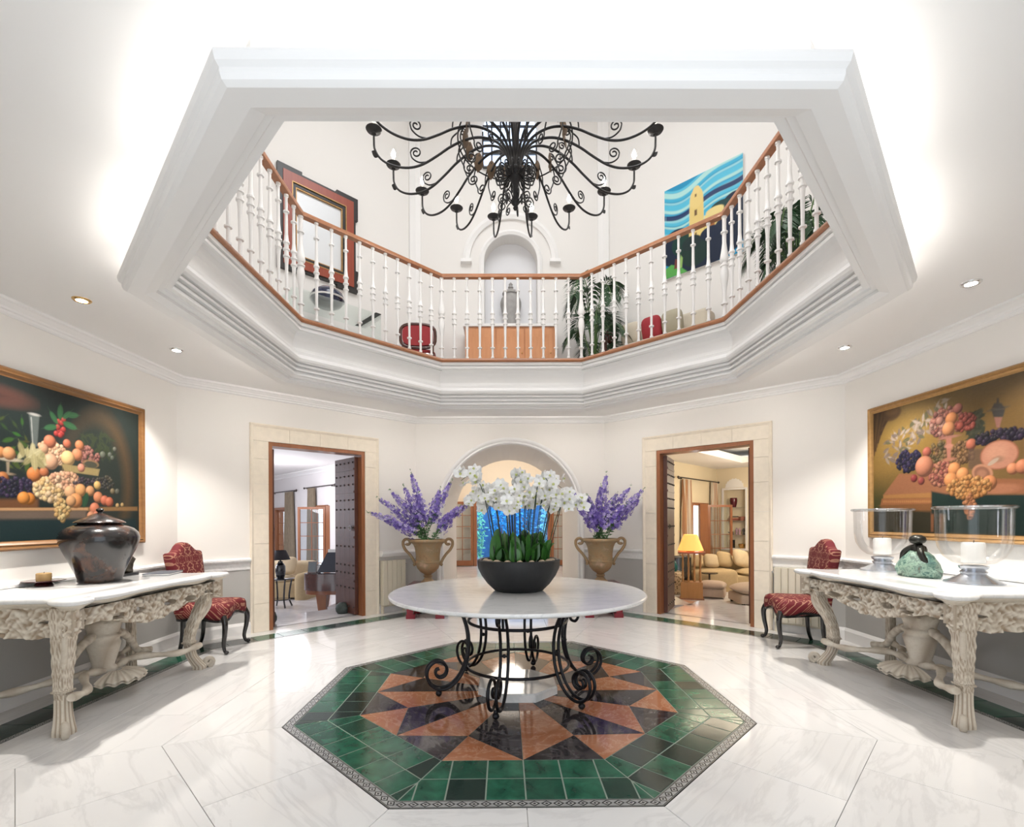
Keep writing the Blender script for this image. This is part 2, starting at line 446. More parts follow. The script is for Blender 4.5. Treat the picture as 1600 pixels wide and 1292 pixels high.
# upper corner pilasters and niche mouldings
for i, c in enumerate(((-BW, A), (BW, A))):
    q = offset_poly(W, .03); s = -1 if c[0] < 0 else 1
    m = M(); m.prism([(s*(BW-.10), A+.02), (s*(BW-.10), A-.035), (s*(BW-.02), A-.035), (s*(BW+.055), A-.11), (s*(BW+.10), A-.05), (s*(BW+.02), A+.02)], 3.41, UZ)
    struct('trim_pilaster', m, m_white, ('white corner pilaster left of the niche on the gallery', 'white corner pilaster right of the niche on the gallery')[i])
def arch_band(F, cx, zs, r0, r1, zbot, depth, n=28, foot=None):
    prof = [(r0,.002),(r0,-depth*.6),((r0+r1)/2,-depth),(r1,-depth*.6),(r1,.002)]
    m = M(); rings = []
    if zbot is not None: rings.append([(cx+r, d, zbot) for r, d in prof])
    for i in range(n+1):
        a = PI*i/n; rings.append([(cx+math.cos(a)*r, d, zs+math.sin(a)*r) for r, d in prof])
    if zbot is not None: rings.append([(cx-r, d, zbot) for r, d in prof])
    m.loft(rings)
    if foot:
        for s in (-1, 1): m.box(cx+s*(r0+r1)/2-.085, cx+s*(r0+r1)/2+.085, -depth-.02, 0, zs-.05, zs)
    return m.xf(F)
struct('trim_niche', arch_band(F_B, BW+.02, 5.58, .43, .51, 4.58, .05), m_white, 'white moulding framing the arched niche', smooth=True)
struct('trim_niche_hood', arch_band(F_B, BW+.02, 5.60, .66, .77, None, .06, foot=True), m_white, 'white hood moulding curving above the arched niche', smooth=True)
struct('trim_niche_back', M().box(BW-.41, BW+.45, TH-.012, TH, 4.58, 6.0).xf(F_B), m_niche, 'grey-white back of the arched niche')
# upper ceiling, open in the middle for the added area lamp
struct('ceiling_upper', M().sweep(offset_poly(W, -.1), [(0, UZ), (2.0, UZ+.02), (2.0, UZ+.3), (0, UZ+.3)]), m_ceil, 'white ceiling high over the gallery')
# arched upper window behind the chandelier
t = NT('daylit_window_pane'); t.p(Base_Color=(.5,.65,.9,1), Emission_Color=(.62,.76,1.0,1), Emission_Strength=1.6, Roughness=.1); m_daypane = t.m
wn = struct('window_1', None, None, 'arched upper window with bluish leaded panes behind the chandelier')
m = M(); pts = [(BW-.42, 7.14), (BW+.44, 7.14)] + [(BW+.01+.43*math.cos(PI*i/16), 7.65+.43*math.sin(PI*i/16)) for i in range(17)]
m.add([(p[0], -.02, p[1]) for p in pts] , [tuple(range(len(pts)))])
m.xf(F_B).build('pane', m_daypane, wn)
m = M()
for i in range(7):
    x = BW-.42+.86*i/6; m.box(x-.012, x+.012, -.045, -.02, 7.08, 7.65+.43*math.sqrt(max(0, 1-((x-BW-.01)/.43)**2)))
for z in (7.08, 7.3, 7.52, 7.74): m.box(BW-.42, BW+.44, -.05, -.02, z-.012, z+.012)
m.xf(F_B).build('glazing_bar', m_blackwood, wn)

# dado, dado rails, baseboards
m_rail = NT('white_relief_rail'); m_rail.p(Base_Color=(.84,.83,.82,1), Roughness=.45)
_w = m_rail.n('ShaderNodeTexVoronoi', {'Vector': m_rail.coord(), 'Scale': 26.0}); m_rail.bump(_w.outputs[0], .5, .01); m_rail = m_rail.m
def strip(F, s0, s1, prof, ):
    m = M(); m.loft([[(s0, -d, z) for d, z in prof], [(s1, -d, z) for d, z in prof]]); return m.xf(F)
RAIL = [(0,.80),(.012,.80),(.016,.81),(.016,.885),(.03,.89),(.04,.91),(.055,.915),(.055,.935),(.03,.945),(0,.95)]
BASE = [(0,0),(.022,0),(.022,.11),(.014,.13),(.008,.145),(0,.145)]
SILL = [(0,.86),(.10,.86),(.115,.87),(.13,.90),(.15,.905),(.15,.925),(.10,.95),(0,.95)]
def dado(par, F, s0, s1, nm, rail=RAIL, lab=''):
    M().box(s0, s1, -.004, 0, .145, .80).xf(F).build('dado_panel', m_dado, par)
    struct('trim_dado_'+nm, strip(F, s0, s1, rail), m_rail, 'white relief dado rail '+lab)
    struct('baseboard_'+nm, strip(F, s0, s1, BASE), m_white, 'white skirting board '+lab)
dado(wl, F_L, 0, .765, 'back_left', lab='left of the piano room doorway')
dado(wr, F_R, 0, .765, 'back_right', rail=RAIL, lab='right of the sofa room doorway')
dado(wL, F_LS, 0, SL, 'left', lab='along the wall behind the left console')
dado(wR, F_RS, 0, SL, 'right', lab='along the wall behind the right console')
dado(wl, F_L, 2.555, DL, 'inner_left', rail=SILL, lab='above the radiator right of the piano room doorway')
dado(wr, F_R, 2.555, DL, 'inner_right', lab='left of the sofa room doorway')
dado(wb, F_B, 0, BW-1.19, 'back', lab='left of the archway')
dado(wb, F_B, BW+1.19, 2*BW, 'back_far', lab='right of the archway')
# crown, ceiling
CROWN = [(0,2.965),(.018,2.965),(.03,2.975),(.034,2.99),(.05,2.995),(.056,3.01),(.08,3.024),(.092,3.034),(.12,3.038),(.12,3.06)]
struct('trim_crown', M().sweep(W, CROWN, open_=(3,)), m_white, 'white crown moulding round the hall ceiling', smooth=True, ang=30)
struct('ceiling', M().sweep(offset_poly(W, -.02), [(0, CEIL), (A+.02-2.33, CEIL), (A+.02-2.33, CEIL+.04), (0, CEIL+.04)]), m_ceil, 'white hall ceiling round the octagonal opening')
struct('floor_gallery', M().sweep(offset_poly(W, -.02), [(0, GF-.1), (A+.02-2.2, GF-.1), (A+.02-2.2, GF), (0, GF)]), m_marble, 'pale floor of the upper gallery')
# octagonal cornice of the opening
RO = 2.459
PR = [(2.33,CEIL+.2),(2.33,2.86),(2.425,2.855),(2.43,2.902),(2.459,2.904),(2.459,2.895),(2.452,2.872),(2.438,2.86),(2.437,2.845),(2.43,2.828),(2.418,2.820),(2.412,2.817),
      (2.33,2.822),(2.275,2.842),(2.275,2.862),(2.242,2.864),(2.232,2.88),(2.197,2.884),(2.197,2.902),(2.222,2.904),(2.222,2.926),(2.190,2.929),(2.190,2.947),(2.212,2.949),(2.212,2.969),(2.178,2.972),(2.178,2.990),(2.197,2.992),(2.197,3.005),
      (2.170,3.007),(2.153,3.022),(2.146,3.045),(2.153,3.068),(2.168,3.086),(2.197,3.092),(2.197,3.126),(2.212,3.136),(2.223,3.165),(2.227,3.205),(2.223,3.245),(2.209,3.28),(2.186,3.308),(2.158,3.322),
      (2.136,3.325),(2.136,3.348),(2.150,3.350),(2.150,3.362),(2.126,3.366),(2.126,3.40),(2.20,3.405)]
struct('trim_cornice', M().sweep(octo(RO), [(RO-a, z) for a, z in PR]), m_white, 'white stepped octagonal cornice round the ceiling opening', smooth=True, ang=14)
NOS = [(2.22,3.398),(2.112,3.398),(2.104,3.406),(2.102,3.42),(2.106,3.436),(2.116,3.444),(2.26,3.446),(2.26,3.40)]
struct('trim_nosing', M().sweep(octo(2.3), [(2.3-a, z) for a, z in NOS]), m_woodx, 'red-brown wooden edge board of the gallery floor', smooth=True, ang=45)
# hidden cove lamps at the corners of the octagon
oc_ = octo(2.378)
for i in range(8):
    a_, b_ = Vector(oc_[i]), Vector(oc_[(i+1) % 8]); n_ = ((a_+b_)/2).normalized()
    for k in (.25, .75):
        p = a_.lerp(b_, k); light('cove_lamp', 'AREA', (p.x, p.y, 2.885), (2.5, 2.2, 1.8, 1.5, 1.8, 2.2, 2.5, 2.5)[i]*(4.5 if i in (0, 6, 7) else .85), (1, .965, .91), .84, .05, target=(p.x+n_.x*.35, p.y+n_.y*.35, 3.14))

# ------------------------------------------------------------------ gallery railing
RA = 2.13; BH0, BH1 = 3.446, 4.46
def turned(prof, h, seg=10): return M().lathe([(r, h*(1-t)) for t, r in reversed(prof)], seg)
BAL = [(0,.021),(.018,.021),(.022,.013),(.15,.0125),(.153,.028),(.165,.028),(.168,.0135),(.36,.0155),(.425,.0215),(.436,.03),(.45,.03),(.454,.0195),(.497,.021),(.50,.031),(.514,.031),(.518,.0195),(.56,.021),(.563,.03),(.577,.03),(.582,.021),(.65,.0155),(.86,.0125),(.863,.028),(.876,.028),(.88,.0135),(.975,.0135),(.98,.02),(1,.02)]
NEW = [(0,.026),(.018,.026),(.022,.02),(.15,.02),(.153,.034),(.165,.034),(.168,.02),(.26,.02),(.33,.028),(.40,.040),(.43,.045),(.455,.036),(.46,.026),(.48,.026),(.483,.04),(.497,.04),(.50,.028),(.55,.038),(.60,.040),(.66,.03),(.74,.02),(.83,.018),(.86,.018),(.863,.032),(.876,.032),(.88,.018),(.975,.018),(.98,.026),(1,.026)]
me_bal = turned(BAL, BH1-BH0).mesh('baluster', m_white, True, 35)
me_new = turned(NEW, BH1-BH0, 12).mesh('newel_post', m_white, True, 35)
rail = thing('gallery_railing', 'white turned baluster railing with brown handrail round the gallery opening', 'railing')
oc = octo(RA); order = [(2, 1), (1, 0), (0, 7), (7, 6), (6, 5)]
for a, b in order:
    p, q = Vector(oc[a]), Vector(oc[b])
    d = (q-p).normalized(); n_ = Vector((-d.y, d.x)); L = (q-p).length
    hp = [(-.034,4.46),(.034,4.46),(.038,4.475),(.034,4.50),(.018,4.51),(-.018,4.51),(-.034,4.50),(-.038,4.475)]
    ext = .016
    def R_(pt, sgn, w, z):
        k = w*T8*sgn
        o_ = pt + n_*w*-1 + d*k*1.0
        return (o_.x, o_.y, z)
    # n_ points towards the room axis or away; mitre so the ends meet at the corners
    inward = 1 if (p+q).dot(n_) < 0 else -1
    rings = []
    for pt, sg in ((p, 1), (q, -1)):
        ring = []
        for w, z in hp:
            o_ = pt + n_*inward*w + d*sg*w*T8
            ring.append((o_.x, o_.y, z))
        rings.append(ring)
    M().loft(rings).build('handrail', m_woodx, rail, True, 40)
    for k in range(1, 11):
        c = p + d*L*k/11; link('baluster', me_bal, rail, (c.x, c.y, BH0))
for i in (2, 1, 0, 7, 6, 5): link('newel_post', me_new, rail, (oc[i][0], oc[i][1], BH0))

# ------------------------------------------------------------------ stone door surrounds, wooden frames and studded leaves
def surround(nm, F, lab):
    tr = struct(nm, None, None, lab)
    def blk(s0, s1, z0, z1):
        g = .0016
        M().box(s0+g, s1-g, -.022, .20, z0+g, z1-g).xf(F).build('stone_block', m_stone, tr)
    zs = [0, .36, .74, 1.12, 1.50, 1.88, 2.2, DTOP]
    for z0, z1 in zip(zs[:-1], zs[1:]):
        blk(.80, DZ0, z0, z1); blk(DZ1, 2.52, z0, z1)
    xs = [.80, 1.25, 1.66, 2.07, 2.52]
    for a, b in zip(xs[:-1], xs[1:]): blk(a, b, DTOP, 2.61)
    pr = [(0,0),(-.034,0),(-.04,.012),(-.03,.03),(-.024,.038),(0,.038)]
    m = M()
    m.loft([[(.765+x, d, 0) for d, x in pr], [(.765+x, d, 2.648-x) for d, x in pr], [(2.555-x, d, 2.648-x) for d, x in pr], [(2.555-x, d, 0) for d, x in pr]])
    m.xf(F).build('outer_moulding', m_stone, tr)
surround('trim_stone_left', F_L, 'cream limestone surround of the piano room doorway')
surround('trim_stone_right', F_R, 'cream limestone surround of the sofa room doorway')
def doorset(nm, F, lab, open_=0.0):
    d = struct(nm, None, None, lab)
    m = M(); m.box(DZ0, DZ0+.05, -.01, .22, 0, DTOP); m.box(DZ1-.05, DZ1, -.01, .22, 0, DTOP); m.box(DZ0+.05, DZ1-.05, -.01, .22, DTOP-.05, DTOP)
    m.xf(F).build('door_frame', m_wood, d)
    for side in (0, 1):
        s = DZ0+.053 if side == 0 else DZ1-.053; sg = 1 if side == 0 else -1
        leaf = link('door_leaf', None, d)
        w = .64; y0 = .10; Fs = F; F = F @ Matrix.Translation((s,y0,0)) @ Matrix.Rotation((open_ if side else -open_), 4, 'Z') @ Matrix.Translation((-s,-y0,0))
        for k in range(4):
            a = y0+w*k/4; M().box(min(s, s+sg*.055), max(s, s+sg*.055), a+.001, a+w/4-.001, .015, DTOP-.075).xf(F).build('plank', m_darkdoor, leaf)
        m = M()
        for z in (.12, .40, .62, .74, 1.02, 1.30, 1.58, 1.72, 1.95, 2.08, 2.28):
            for k in range(5):
                y = y0+.05+(w-.1)*k/4; m.ball((s+sg*.058, y, z), .014, 6); m.ball((s-sg*.003, y, z), .014, 6)
        m.xf(F).build('studs', m_stud, leaf, True, 60)['kind'] = 'stuff'
        m = M()
        for z in (.51, 1.16, 1.84, 2.18): m.box(min(s+sg*.055, s+sg*.062), max(s+sg*.055, s+sg*.062), y0+.02, y0+w-.02, z-.016, z+.016)
        m.xf(F).build('iron_strap', m_darkdoor, leaf)
        m = M(); m.tube([(s+sg*.075+.0*k, y0+.10+.035*math.cos(2*PI*k/14), 1.30+.035*math.sin(2*PI*k/14)) for k in range(15)], .006, 6, False)
        m.xf(F).build('ring_handle', m_stud, leaf, True); F = Fs
doorset('door_1', F_L, 'studded dark wooden double door opened into the piano room')
doorset('door_2', F_R, 'studded dark wooden double door opened into the sofa room', -.28)

# radiators under the sills
def radiator(F, s0, n, lab):
    c = F @ Vector((s0+n*.04, -.05, .13)); t_ = thing('radiator', lab, 'radiator', tuple(c))
    inv = Matrix.Translation(-c)
    for k in range(n):
        a = s0+k*.08
        m = M(); pr = [(a+.002,-.10),(a+.006,-.108),(a+.074,-.108),(a+.078,-.10),(a+.078,-.015),(a+.002,-.015)]
        m.add([(p[0],p[1],.13) for p in pr]+[(p[0],p[1],.80) for p in pr], [(5,4,3,2,1,0),(6,7,8,9,10,11)]+[(i,(i+1)%6,6+(i+1)%6,6+i) for i in range(6)])
        m.xf(inv @ F).build('section', m_rad, t_)
    M().box(s0, s0+n*.08, -.07, -.045, .10, .135).xf(inv @ F).build('foot_rail', m_rad, t_)
    M().box(s0, s0+.03, -.08, -.04, 0.0, .10).xf(inv @ F).build('foot', m_rad, t_); M().box(s0+n*.08-.03, s0+n*.08, -.08, -.04, 0.0, .10).xf(inv @ F).build('foot', m_rad, t_)
    M().ball((s0+n*.08+.02, -.06, .74), .018, 8).box(s0+n*.08-.002, s0+n*.08+.02, -.066, -.054, .735, .747).xf(inv @ F).build('valve', m_chrome, t_, True)
radiator(F_L, 2.575, 5, 'cream panel radiator beside the piano room doorway, left of the archway')
radiator(F_R, .17, 7, 'cream panel radiator on the wall behind the right red chair')

# recessed ceiling spotlights: fitting and its own light
def downlight(x, y, mat, lab, e):
    t_ = thing('downlight', lab, 'ceiling light', (x, y, CEIL))
    M().lathe([(.036,-.001),(.036,-.010),(.05,-.012),(.058,-.006),(.06,.0)], 24).build('bezel', mat, t_, True)
    M().lathe([(.0001,-.008),(.028,-.0095),(.035,-.006),(.035,-.002)], 20).build('lamp', m_spot, t_, True)
    sx = 1 if x > 0 else -1
    light('downlight_beam', 'SPOT', (x, y, CEIL-.02), e, WARM, .035, target=(x+sx*.10, y, 0), spot=math.radians(104), blend=.6)
for (x, y, mt, lab) in ((-3.24, -.36, m_brass, 'brass recessed spotlight in the ceiling, nearest on the left'), (-3.25, .70, m_chrome, 'white-glowing recessed spotlight in the ceiling near the left corner'),
                        (3.19, -.61, m_chrome, 'recessed spotlight in the ceiling, nearest on the right'), (3.19, .66, m_chrome, 'small recessed spotlight in the ceiling near the right corner')):
    downlight(x, y, mt, lab, 200)

# added spots without fittings, brightening the walls by the doorways and archway
for (F_, L_) in ((F_L, DL), (F_R, DL), (F_B, 2*BW)):
    for k_ in (.22, .78):
        p_ = F_ @ Vector((L_*k_, -1.0, CEIL-.02)); q_ = F_ @ Vector((L_*k_, .35, .9))
        light('wall_wash_fill', 'SPOT', tuple(p_), 15, WARM, .06, target=tuple(q_), spot=math.radians(150), blend=1.0)

# ------------------------------------------------------------------ rooms beyond the doorways
m_wall_lr = plain('left_room_wall', (.74, .71, .70), .8)
m_wall_rr = plain('right_room_wall', (.76, .66, .48), .8)
m_wall_bk = plain('back_room_wall', (.84, .75, .63), .8)
m_lfloor = marble('room_floor_marble', (.74, .72, .73), (.48, .44, .46), .12, 1.0, shift=False, amt=.4)
m_cream = plain('cream_sofa_fabric', (.58, .46, .30), .9, noise=.12, scale=30, bump=.2, bscale=200)
m_tan = plain('tan_sofa_fabric', (.46, .34, .19), .9, noise=.10, scale=30, bump=.2, bscale=200)
m_taupe = plain('taupe_ottoman_fabric', (.46, .36, .29), .9, noise=.08, scale=30, bump=.2, bscale=200)
m_black = plain('black_lacquer', (.012, .012, .016), .15, coat=.6)
m_mahog = wood('mahogany', (.045, .012, .010), (.10, .028, .018), .15, axis=0, coat=.6)
m_honey = wood('honey_wood', (.34, .15, .045), (.50, .25, .09), .35)
RZ = -.45
def FL(F, s, d, z=0.0): return F @ Vector((s, d, z))
def yaw_of(F): return math.atan2(F[1][0], F[0][0])
def pane_window(par, F_, x0, x1, z0, z1, y, nxp, nzp, fr=.07, bar=.02, th=.05, mat=None):
    """wooden glazed leaf in the local frame F_: outer stiles, bars and panes as parts of par"""
    mat = mat or m_wood
    for nm, b in (('stile', (x0, x0+fr, z0, z1)), ('stile', (x1-fr, x1, z0, z1)), ('rail', (x0+fr, x1-fr, z1-fr, z1)), ('rail', (x0+fr, x1-fr, z0, z0+fr*2.2))):
        M().box(b[0], b[1], y, y+th, b[2], b[3]).xf(F_).build(nm, mat, par)
    X0, X1, Z0, Z1 = x0+fr, x1-fr, z0+fr*2.2, z1-fr
    for i in range(1, nxp): xx = X0+(X1-X0)*i/nxp; M().box(xx-bar/2, xx+bar/2, y+.008, y+th-.008, Z0, Z1).xf(F_).build('glazing_bar', mat, par)
    for j in range(1, nzp): zz = Z0+(Z1-Z0)*j/nzp; M().box(X0, X1, y+.010, y+th-.010, zz-bar/2, zz+bar/2).xf(F_).build('glazing_bar', mat, par)
    for i in range(nxp):
        for j in range(nzp):
            a, b = X0+(X1-X0)*i/nxp, X0+(X1-X0)*(i+1)/nxp; c, d = Z0+(Z1-Z0)*j/nzp, Z0+(Z1-Z0)*(j+1)/nzp
            M().box(a+bar/2, b-bar/2, y+th/2-.002, y+th/2+.002, c+bar/2, d-bar/2).xf(F_).build('pane', m_pane, par)
def wall_holes(m, d0, d1, z0, z1, s0, s1, holes):
    """wall along d with thickness s0..s1 and rectangular holes (da, db, za, zb)"""
    cur = d0
    for da, db, za, zb in sorted(holes):
        m.box(s0, s1, cur, da, z0, z1)
        if za > z0: m.box(s0, s1, da, db, z0, za)
        m.box(s0, s1, da, db, zb, z1); cur = db
    m.box(s0, s1, cur, d1, z0, z1); return m
def curtain(F, s, d0, d1, z0, z1, mat, lab, flare=1.0, tie=None):
    c = FL(F, s, (d0+d1)/2, z0); inv = Matrix.Translation(-c); n = 60
    def fn(u, v):
        w = (d1-d0)*(.72+.28*(1-v))*flare; dd = (d0+d1)/2+(u-.5)*w
        a = .05*math.sin(u*2*PI*6.5+.6*math.sin(v*4))+.02*math.sin(u*41)
        return tuple(inv @ F @ Vector((s-.09+a*(.6+.4*(1-v)), dd, z0+(z1-z0)*v)))
    t_ = thing('curtain', lab, 'curtain', tuple(c))
    M().grid(fn, n, 14).build('drape', mat, t_, True, 180)
    return t_
def stripes(name, cols, scale):
    t = NT(name); s = t.n('ShaderNodeSeparateXYZ', {0: t.coord()}); k = t.math('FRACT', t.math('MULTIPLY', t.math('ADD', s.outputs[0], s.outputs[1]), scale))
    st = [(i/len(cols), c) for i, c in enumerate(cols)]
    t.p(Base_Color=t.ramp(k, st, 'CONSTANT'), Roughness=.85); return t.m
m_cur1 = plain('olive_taupe_drape', (.24, .19, .13), .8, noise=.25, scale=10)
m_cur2 = stripes('striped_gold_drape', [(.62,.55,.45), (.50,.27,.13), (.70,.62,.50), (.42,.22,.12)], 3.1)
m_rod = plain('dark_curtain_rod', (.05, .04, .035), .4, .4)
def rod(F, s, d0, d1, z, lab):
    c = FL(F, s, d0, z); inv = Matrix.Translation(-c); t_ = thing('curtain_rod', lab, 'curtain rod', tuple(c))
    M().tube([inv @ FL(F, s-.1, d0-.05, z), inv @ FL(F, s-.1, d1+.05, z)], .018, 8).xf(Matrix.Identity(4)).build('pole', m_rod, t_, True)
    for d in (d0-.07, d1+.07): M().ball(tuple(inv @ FL(F, s-.1, d, z)), .035, 8).build('finial', m_rod, t_, True)
    for d in (d0+.15, d1-.15): M().box(s-.11, s, d-.012, d+.012, z-.04, z-.015).xf(inv @ F).build('bracket', m_rod, t_)

# --- piano room (left)
SWL = 5.31
struct('floor_piano_room', M().box(-3.6, SWL+.2, .9, 13.0, RZ-.1, RZ).xf(F_L), m_lfloor, 'sunken marble floor of the piano room')
struct('floor_piano_landing', M().box(.5, 2.75, .13, .9, RZ-.1, 0).xf(F_L), m_lfloor, 'white marble landing inside the piano room doorway')
m = wall_holes(M(), 3.2, 13.0, RZ, 3.3, SWL, SWL+.25, [(7.86, 9.05, RZ, 1.84), (10.95, 12.2, RZ, 1.86)])
struct('wall_piano_room_side', m.xf(F_L), m_wall_lr, 'pale wall with French windows in the piano room')
struct('wall_piano_room_end', M().box(-3.6, SWL+.2, 12.8, 13.0, RZ, 3.3).xf(F_L), m_wall_lr, 'pale end wall of the piano room')
struct('wall_piano_room_far', M().box(-3.8, -3.6, .25, 13.0, RZ, 3.3).xf(F_L), m_wall_lr, 'pale wall opposite the French windows in the piano room')
struct('wall_piano_room_return', M().prism([(3.35,.25),(3.5,.25),(SWL+.1,3.2),(SWL-.1,3.3)], RZ, 3.3).xf(F_L), m_wall_lr, 'pale return wall behind the piano')
struct('ceiling_piano_room', M().box(-3.7, SWL+.2, .25, 13.0, CEIL+.0, CEIL+.2).xf(F_L), m_ceil, 'white ceiling of the piano room')
pr = [(0,2.93),(.03,2.93),(.05,2.97),(.10,3.0),(.16,3.03),(.16,3.06),(0,3.06)]
m = M(); m.loft([[(SWL-a, 3.3, z) for a, z in pr], [(SWL-a, 12.8, z) for a, z in pr]]); struct('trim_piano_room', m.xf(F_L), m_white, 'white crown moulding of the piano room')
FW = frame(tuple((F_L @ Vector((SWL, 0, 0))).xy), tuple((F_L @ Vector((SWL, 1, 0))).xy), tuple((F_L.to_3x3() @ Vector((1, 0, 0))).xy))
w = struct('window_2', None, None, 'French window with open wooden leaf behind the piano')
m = M(); m.box(7.80, 7.90, -.06, .2, RZ, 1.90); m.box(9.02, 9.10, -.06, .2, RZ, 1.90); m.box(7.80, 9.10, -.06, .2, 1.82, 1.90); m.xf(FW).build('frame', m_wood, w)
# the leaf swung into the room, square to the hall's long axis
hp = F_L @ Vector((SWL-.08, 7.80, 0)); lf = link('leaf', None, w)
FLf = Matrix.Translation((hp.x-.86, hp.y, 0))
pane_window(lf, FLf, 0, .84, RZ+.01, 1.84, 0, 2, 5)
m = M().box(0, .20, 0, .06, RZ, 1.88).xf(Matrix.Translation((hp.x, hp.y-.02, 0))); m.build('jamb_panel', m_wood, w)
w = struct('window_3', None, None, 'French window at the far left of the piano room')
M().box(10.9, 11.0, -.06, .2, RZ, 1.9).box(12.15, 12.25, -.06, .2, RZ, 1.9).box(11.0, 12.15, -.06, .2, 1.82, 1.9).xf(FW).build('frame', m_wood, w)
pane_window(w, FW, 11.0, 12.15, RZ+.01, 1.82, .05, 3, 5)
curtain(F_L, SWL, 10.25, 11.2, RZ+.02, 2.42, m_cur1, 'olive taupe curtain hanging left of the open French window')
curtain(F_L, SWL, 8.5, 9.2, RZ+.02, 2.46, m_cur1, 'olive taupe curtain hanging behind the open French window leaf')
rod(F_L, SWL, 10.1, 12.4, 2.45, 'dark curtain rod at the left end of the piano room')
rod(F_L, SWL, 7.2, 9.3, 2.48, 'dark curtain rod over the open French window')

def cushion(m, c, sx, sy, sz, rot=(0,0,0), n=10):
    """pillow: superellipsoid with pinched rim"""
    Rm = Matrix.Translation(c) @ Matrix.Rotation(rot[2], 4, 'Z') @ Matrix.Rotation(rot[1], 4, 'Y') @ Matrix.Rotation(rot[0], 4, 'X')
    rings = []
    for i in range(n+1):
        ph = -PI/2+PI*i/n; cz = math.sin(ph); cr = abs(math.cos(ph))**.55; ring = []
        for k in range(20):
            a = 2*PI*k/20; ca, sa = math.cos(a), math.sin(a)
            x = math.copysign(abs(ca)**.5, ca)*cr*sx/2; y = math.copysign(abs(sa)**.5, sa)*cr*sy/2
            ring.append(tuple(Rm @ Vector((x, y, cz*abs(cz)**.2*sz/2))))
        rings.append(ring)
    return m.loft(rings)
def rbox(m, x0, x1, y0, y1, z0, z1, r=.05):
    q = []
    for cx, cy, a0 in ((x1-r,y1-r,0),(x0+r,y1-r,PI/2),(x0+r,y0+r,PI),(x1-r,y0+r,1.5*PI)):
        for k in range(4): a = a0+PI/2*k/3; q.append((cx+r*math.cos(a), cy+r*math.sin(a)))
    rings = [[(p[0], p[1], z0) for p in q]]
    for k in range(4):
        a = PI/2*k/3; ins = r*(1-math.cos(a)); qq = offset_poly(q, ins*.98)
        rings.append([(p[0], p[1], z1-r+r*math.sin(a)) for p in qq])
    return m.loft(rings)

# sofa of the piano room (arm towards the door)
sf = thing('sofa', 'cream sofa with rolled arm standing behind the small round table', 'sofa', (-5.35, 7.95, RZ))
rbox(M(), -.75, .55, -.42, .45, .05, .42, .06).build('base', m_tan, sf, True)
rbox(M(), .28, .60, -.52, .45, .0, .62, .12).build('arm', m_tan, sf, True)
rbox(M(), -.75, .50, .22, .52, .1, .86, .1).build('backrest', m_cream, sf, True)
cushion(M(), (-.28, -.12, .47), .92, .62, .20).build('seat_cushion', m_cream, sf, True)
pl = thing('pillow', 'plain cream pillow leaning in the corner of the piano room sofa', 'pillow', (-5.42, 7.88, RZ+.57))
cushion(M(), (0, 0, .21), .50, .44, .18, (1.25, 0, 0)).build('cover', plain('cream_pillow', (.66,.52,.34), .9), pl, True)
# side table with black ginger-jar lamp
st = thing('side_table', 'small dark round side table with splayed legs by the sofa', 'side table', (-4.95, 6.55, RZ))
M().lathe([(.001,.60),(.27,.60),(.28,.607),(.28,.622),(.27,.63),(.001,.63)], 28).build('tabletop', m_black, st, True)
M().lathe([(.001,.16),(.19,.16),(.19,.18),(.001,.18)], 24).build('shelf', m_black, st, True)
for k in range(4):
    a = PI/4+k*PI/2; ca, sa = math.cos(a), math.sin(a)
    M().tube(crom([(.24*ca,.24*sa,.60),(.20*ca,.20*sa,.40),(.18*ca,.18*sa,.17),(.24*ca,.24*sa,0)], 5), .018, 8).build('leg', m_black, st, True)
lp = thing('table_lamp', 'black jar table lamp with black shade on the round side table', 'table lamp', (-4.93, 6.5, RZ+.63))
M().lathe([(.001,0),(.07,0),(.09,.05),(.105,.15),(.10,.26),(.07,.31),(.05,.33),(.05,.36),(.02,.37),(.012,.44),(.001,.44)], 24).build('base', m_black, lp, True)
M().lathe([(.20,.40),(.11,.60),(.105,.60),(.195,.40)], 28).build('lamp_shade', plain('black_shade', (.02,.015,.018), .7), lp, True)
# grand piano
gp = thing('grand_piano', 'mahogany grand piano with dark raised lid seen beside the open door', 'piano', (-3.05, 5.15, RZ))
ol = crom([(-.72,-.05,0),(-.70,-.28,0),(-.45,-.42,0),(-.1,-.42,0),(.25,-.52,0),(.75,-.55,0),(.78,.0,0),(.78,.45,0),(.2,.45,0),(-.4,.38,0),(-.66,.22,0)], 4)
M().prism([(p.x,p.y) for p in ol][::-1], .60, .90).build('case', m_mahog, gp, True, 35)
M().prism([(p.x*.97,p.y*.97) for p in ol][::-1], .53, .60).build('bottom_rim', wood('piano_rim', (.16,.045,.018), (.26,.085,.035), .2, axis=0), gp, True, 35)
for (x, y) in ((-.42, -.12), (.5, -.38), (.5, .3)):
    M().loft([[(x-.1,y-.1,.53),(x+.1,y-.1,.53),(x+.1,y+.1,.53),(x-.1,y+.1,.53)], [(x-.05,y-.05,.02),(x+.05,y-.05,.02),(x+.05,y+.05,.02),(x-.05,y+.05,.02)]]).build('leg', m_wood, gp)
    M().ball((x, y, .02), .03, 8).build('caster', m_brass, gp, True)
M().add([(-.52,-.15,.905),(.68,-.15,.905),(.68,.05,1.26),(-.40,.05,1.26),(-.52,-.12,.905),(.68,-.12,.905),(.68,.08,1.26),(-.40,.08,1.26)], [(0,1,2,3),(7,6,5,4),(0,4,5,1),(1,5,6,2),(2,6,7,3),(3,7,4,0)]).build('lid', plain('dark_blue_lacquer', (.012,.016,.035), .08, coat=.8), gp)
sh = thing('sheet_music', 'white sheet music lying over the piano lid', 'sheet music', (-3.28, 5.215, RZ+1.262))
M().box(-.16, .16, -.01, .01, 0, .06).xf(Matrix.Rotation(-.2, 4, 'X')).build('page', m_white, sh)
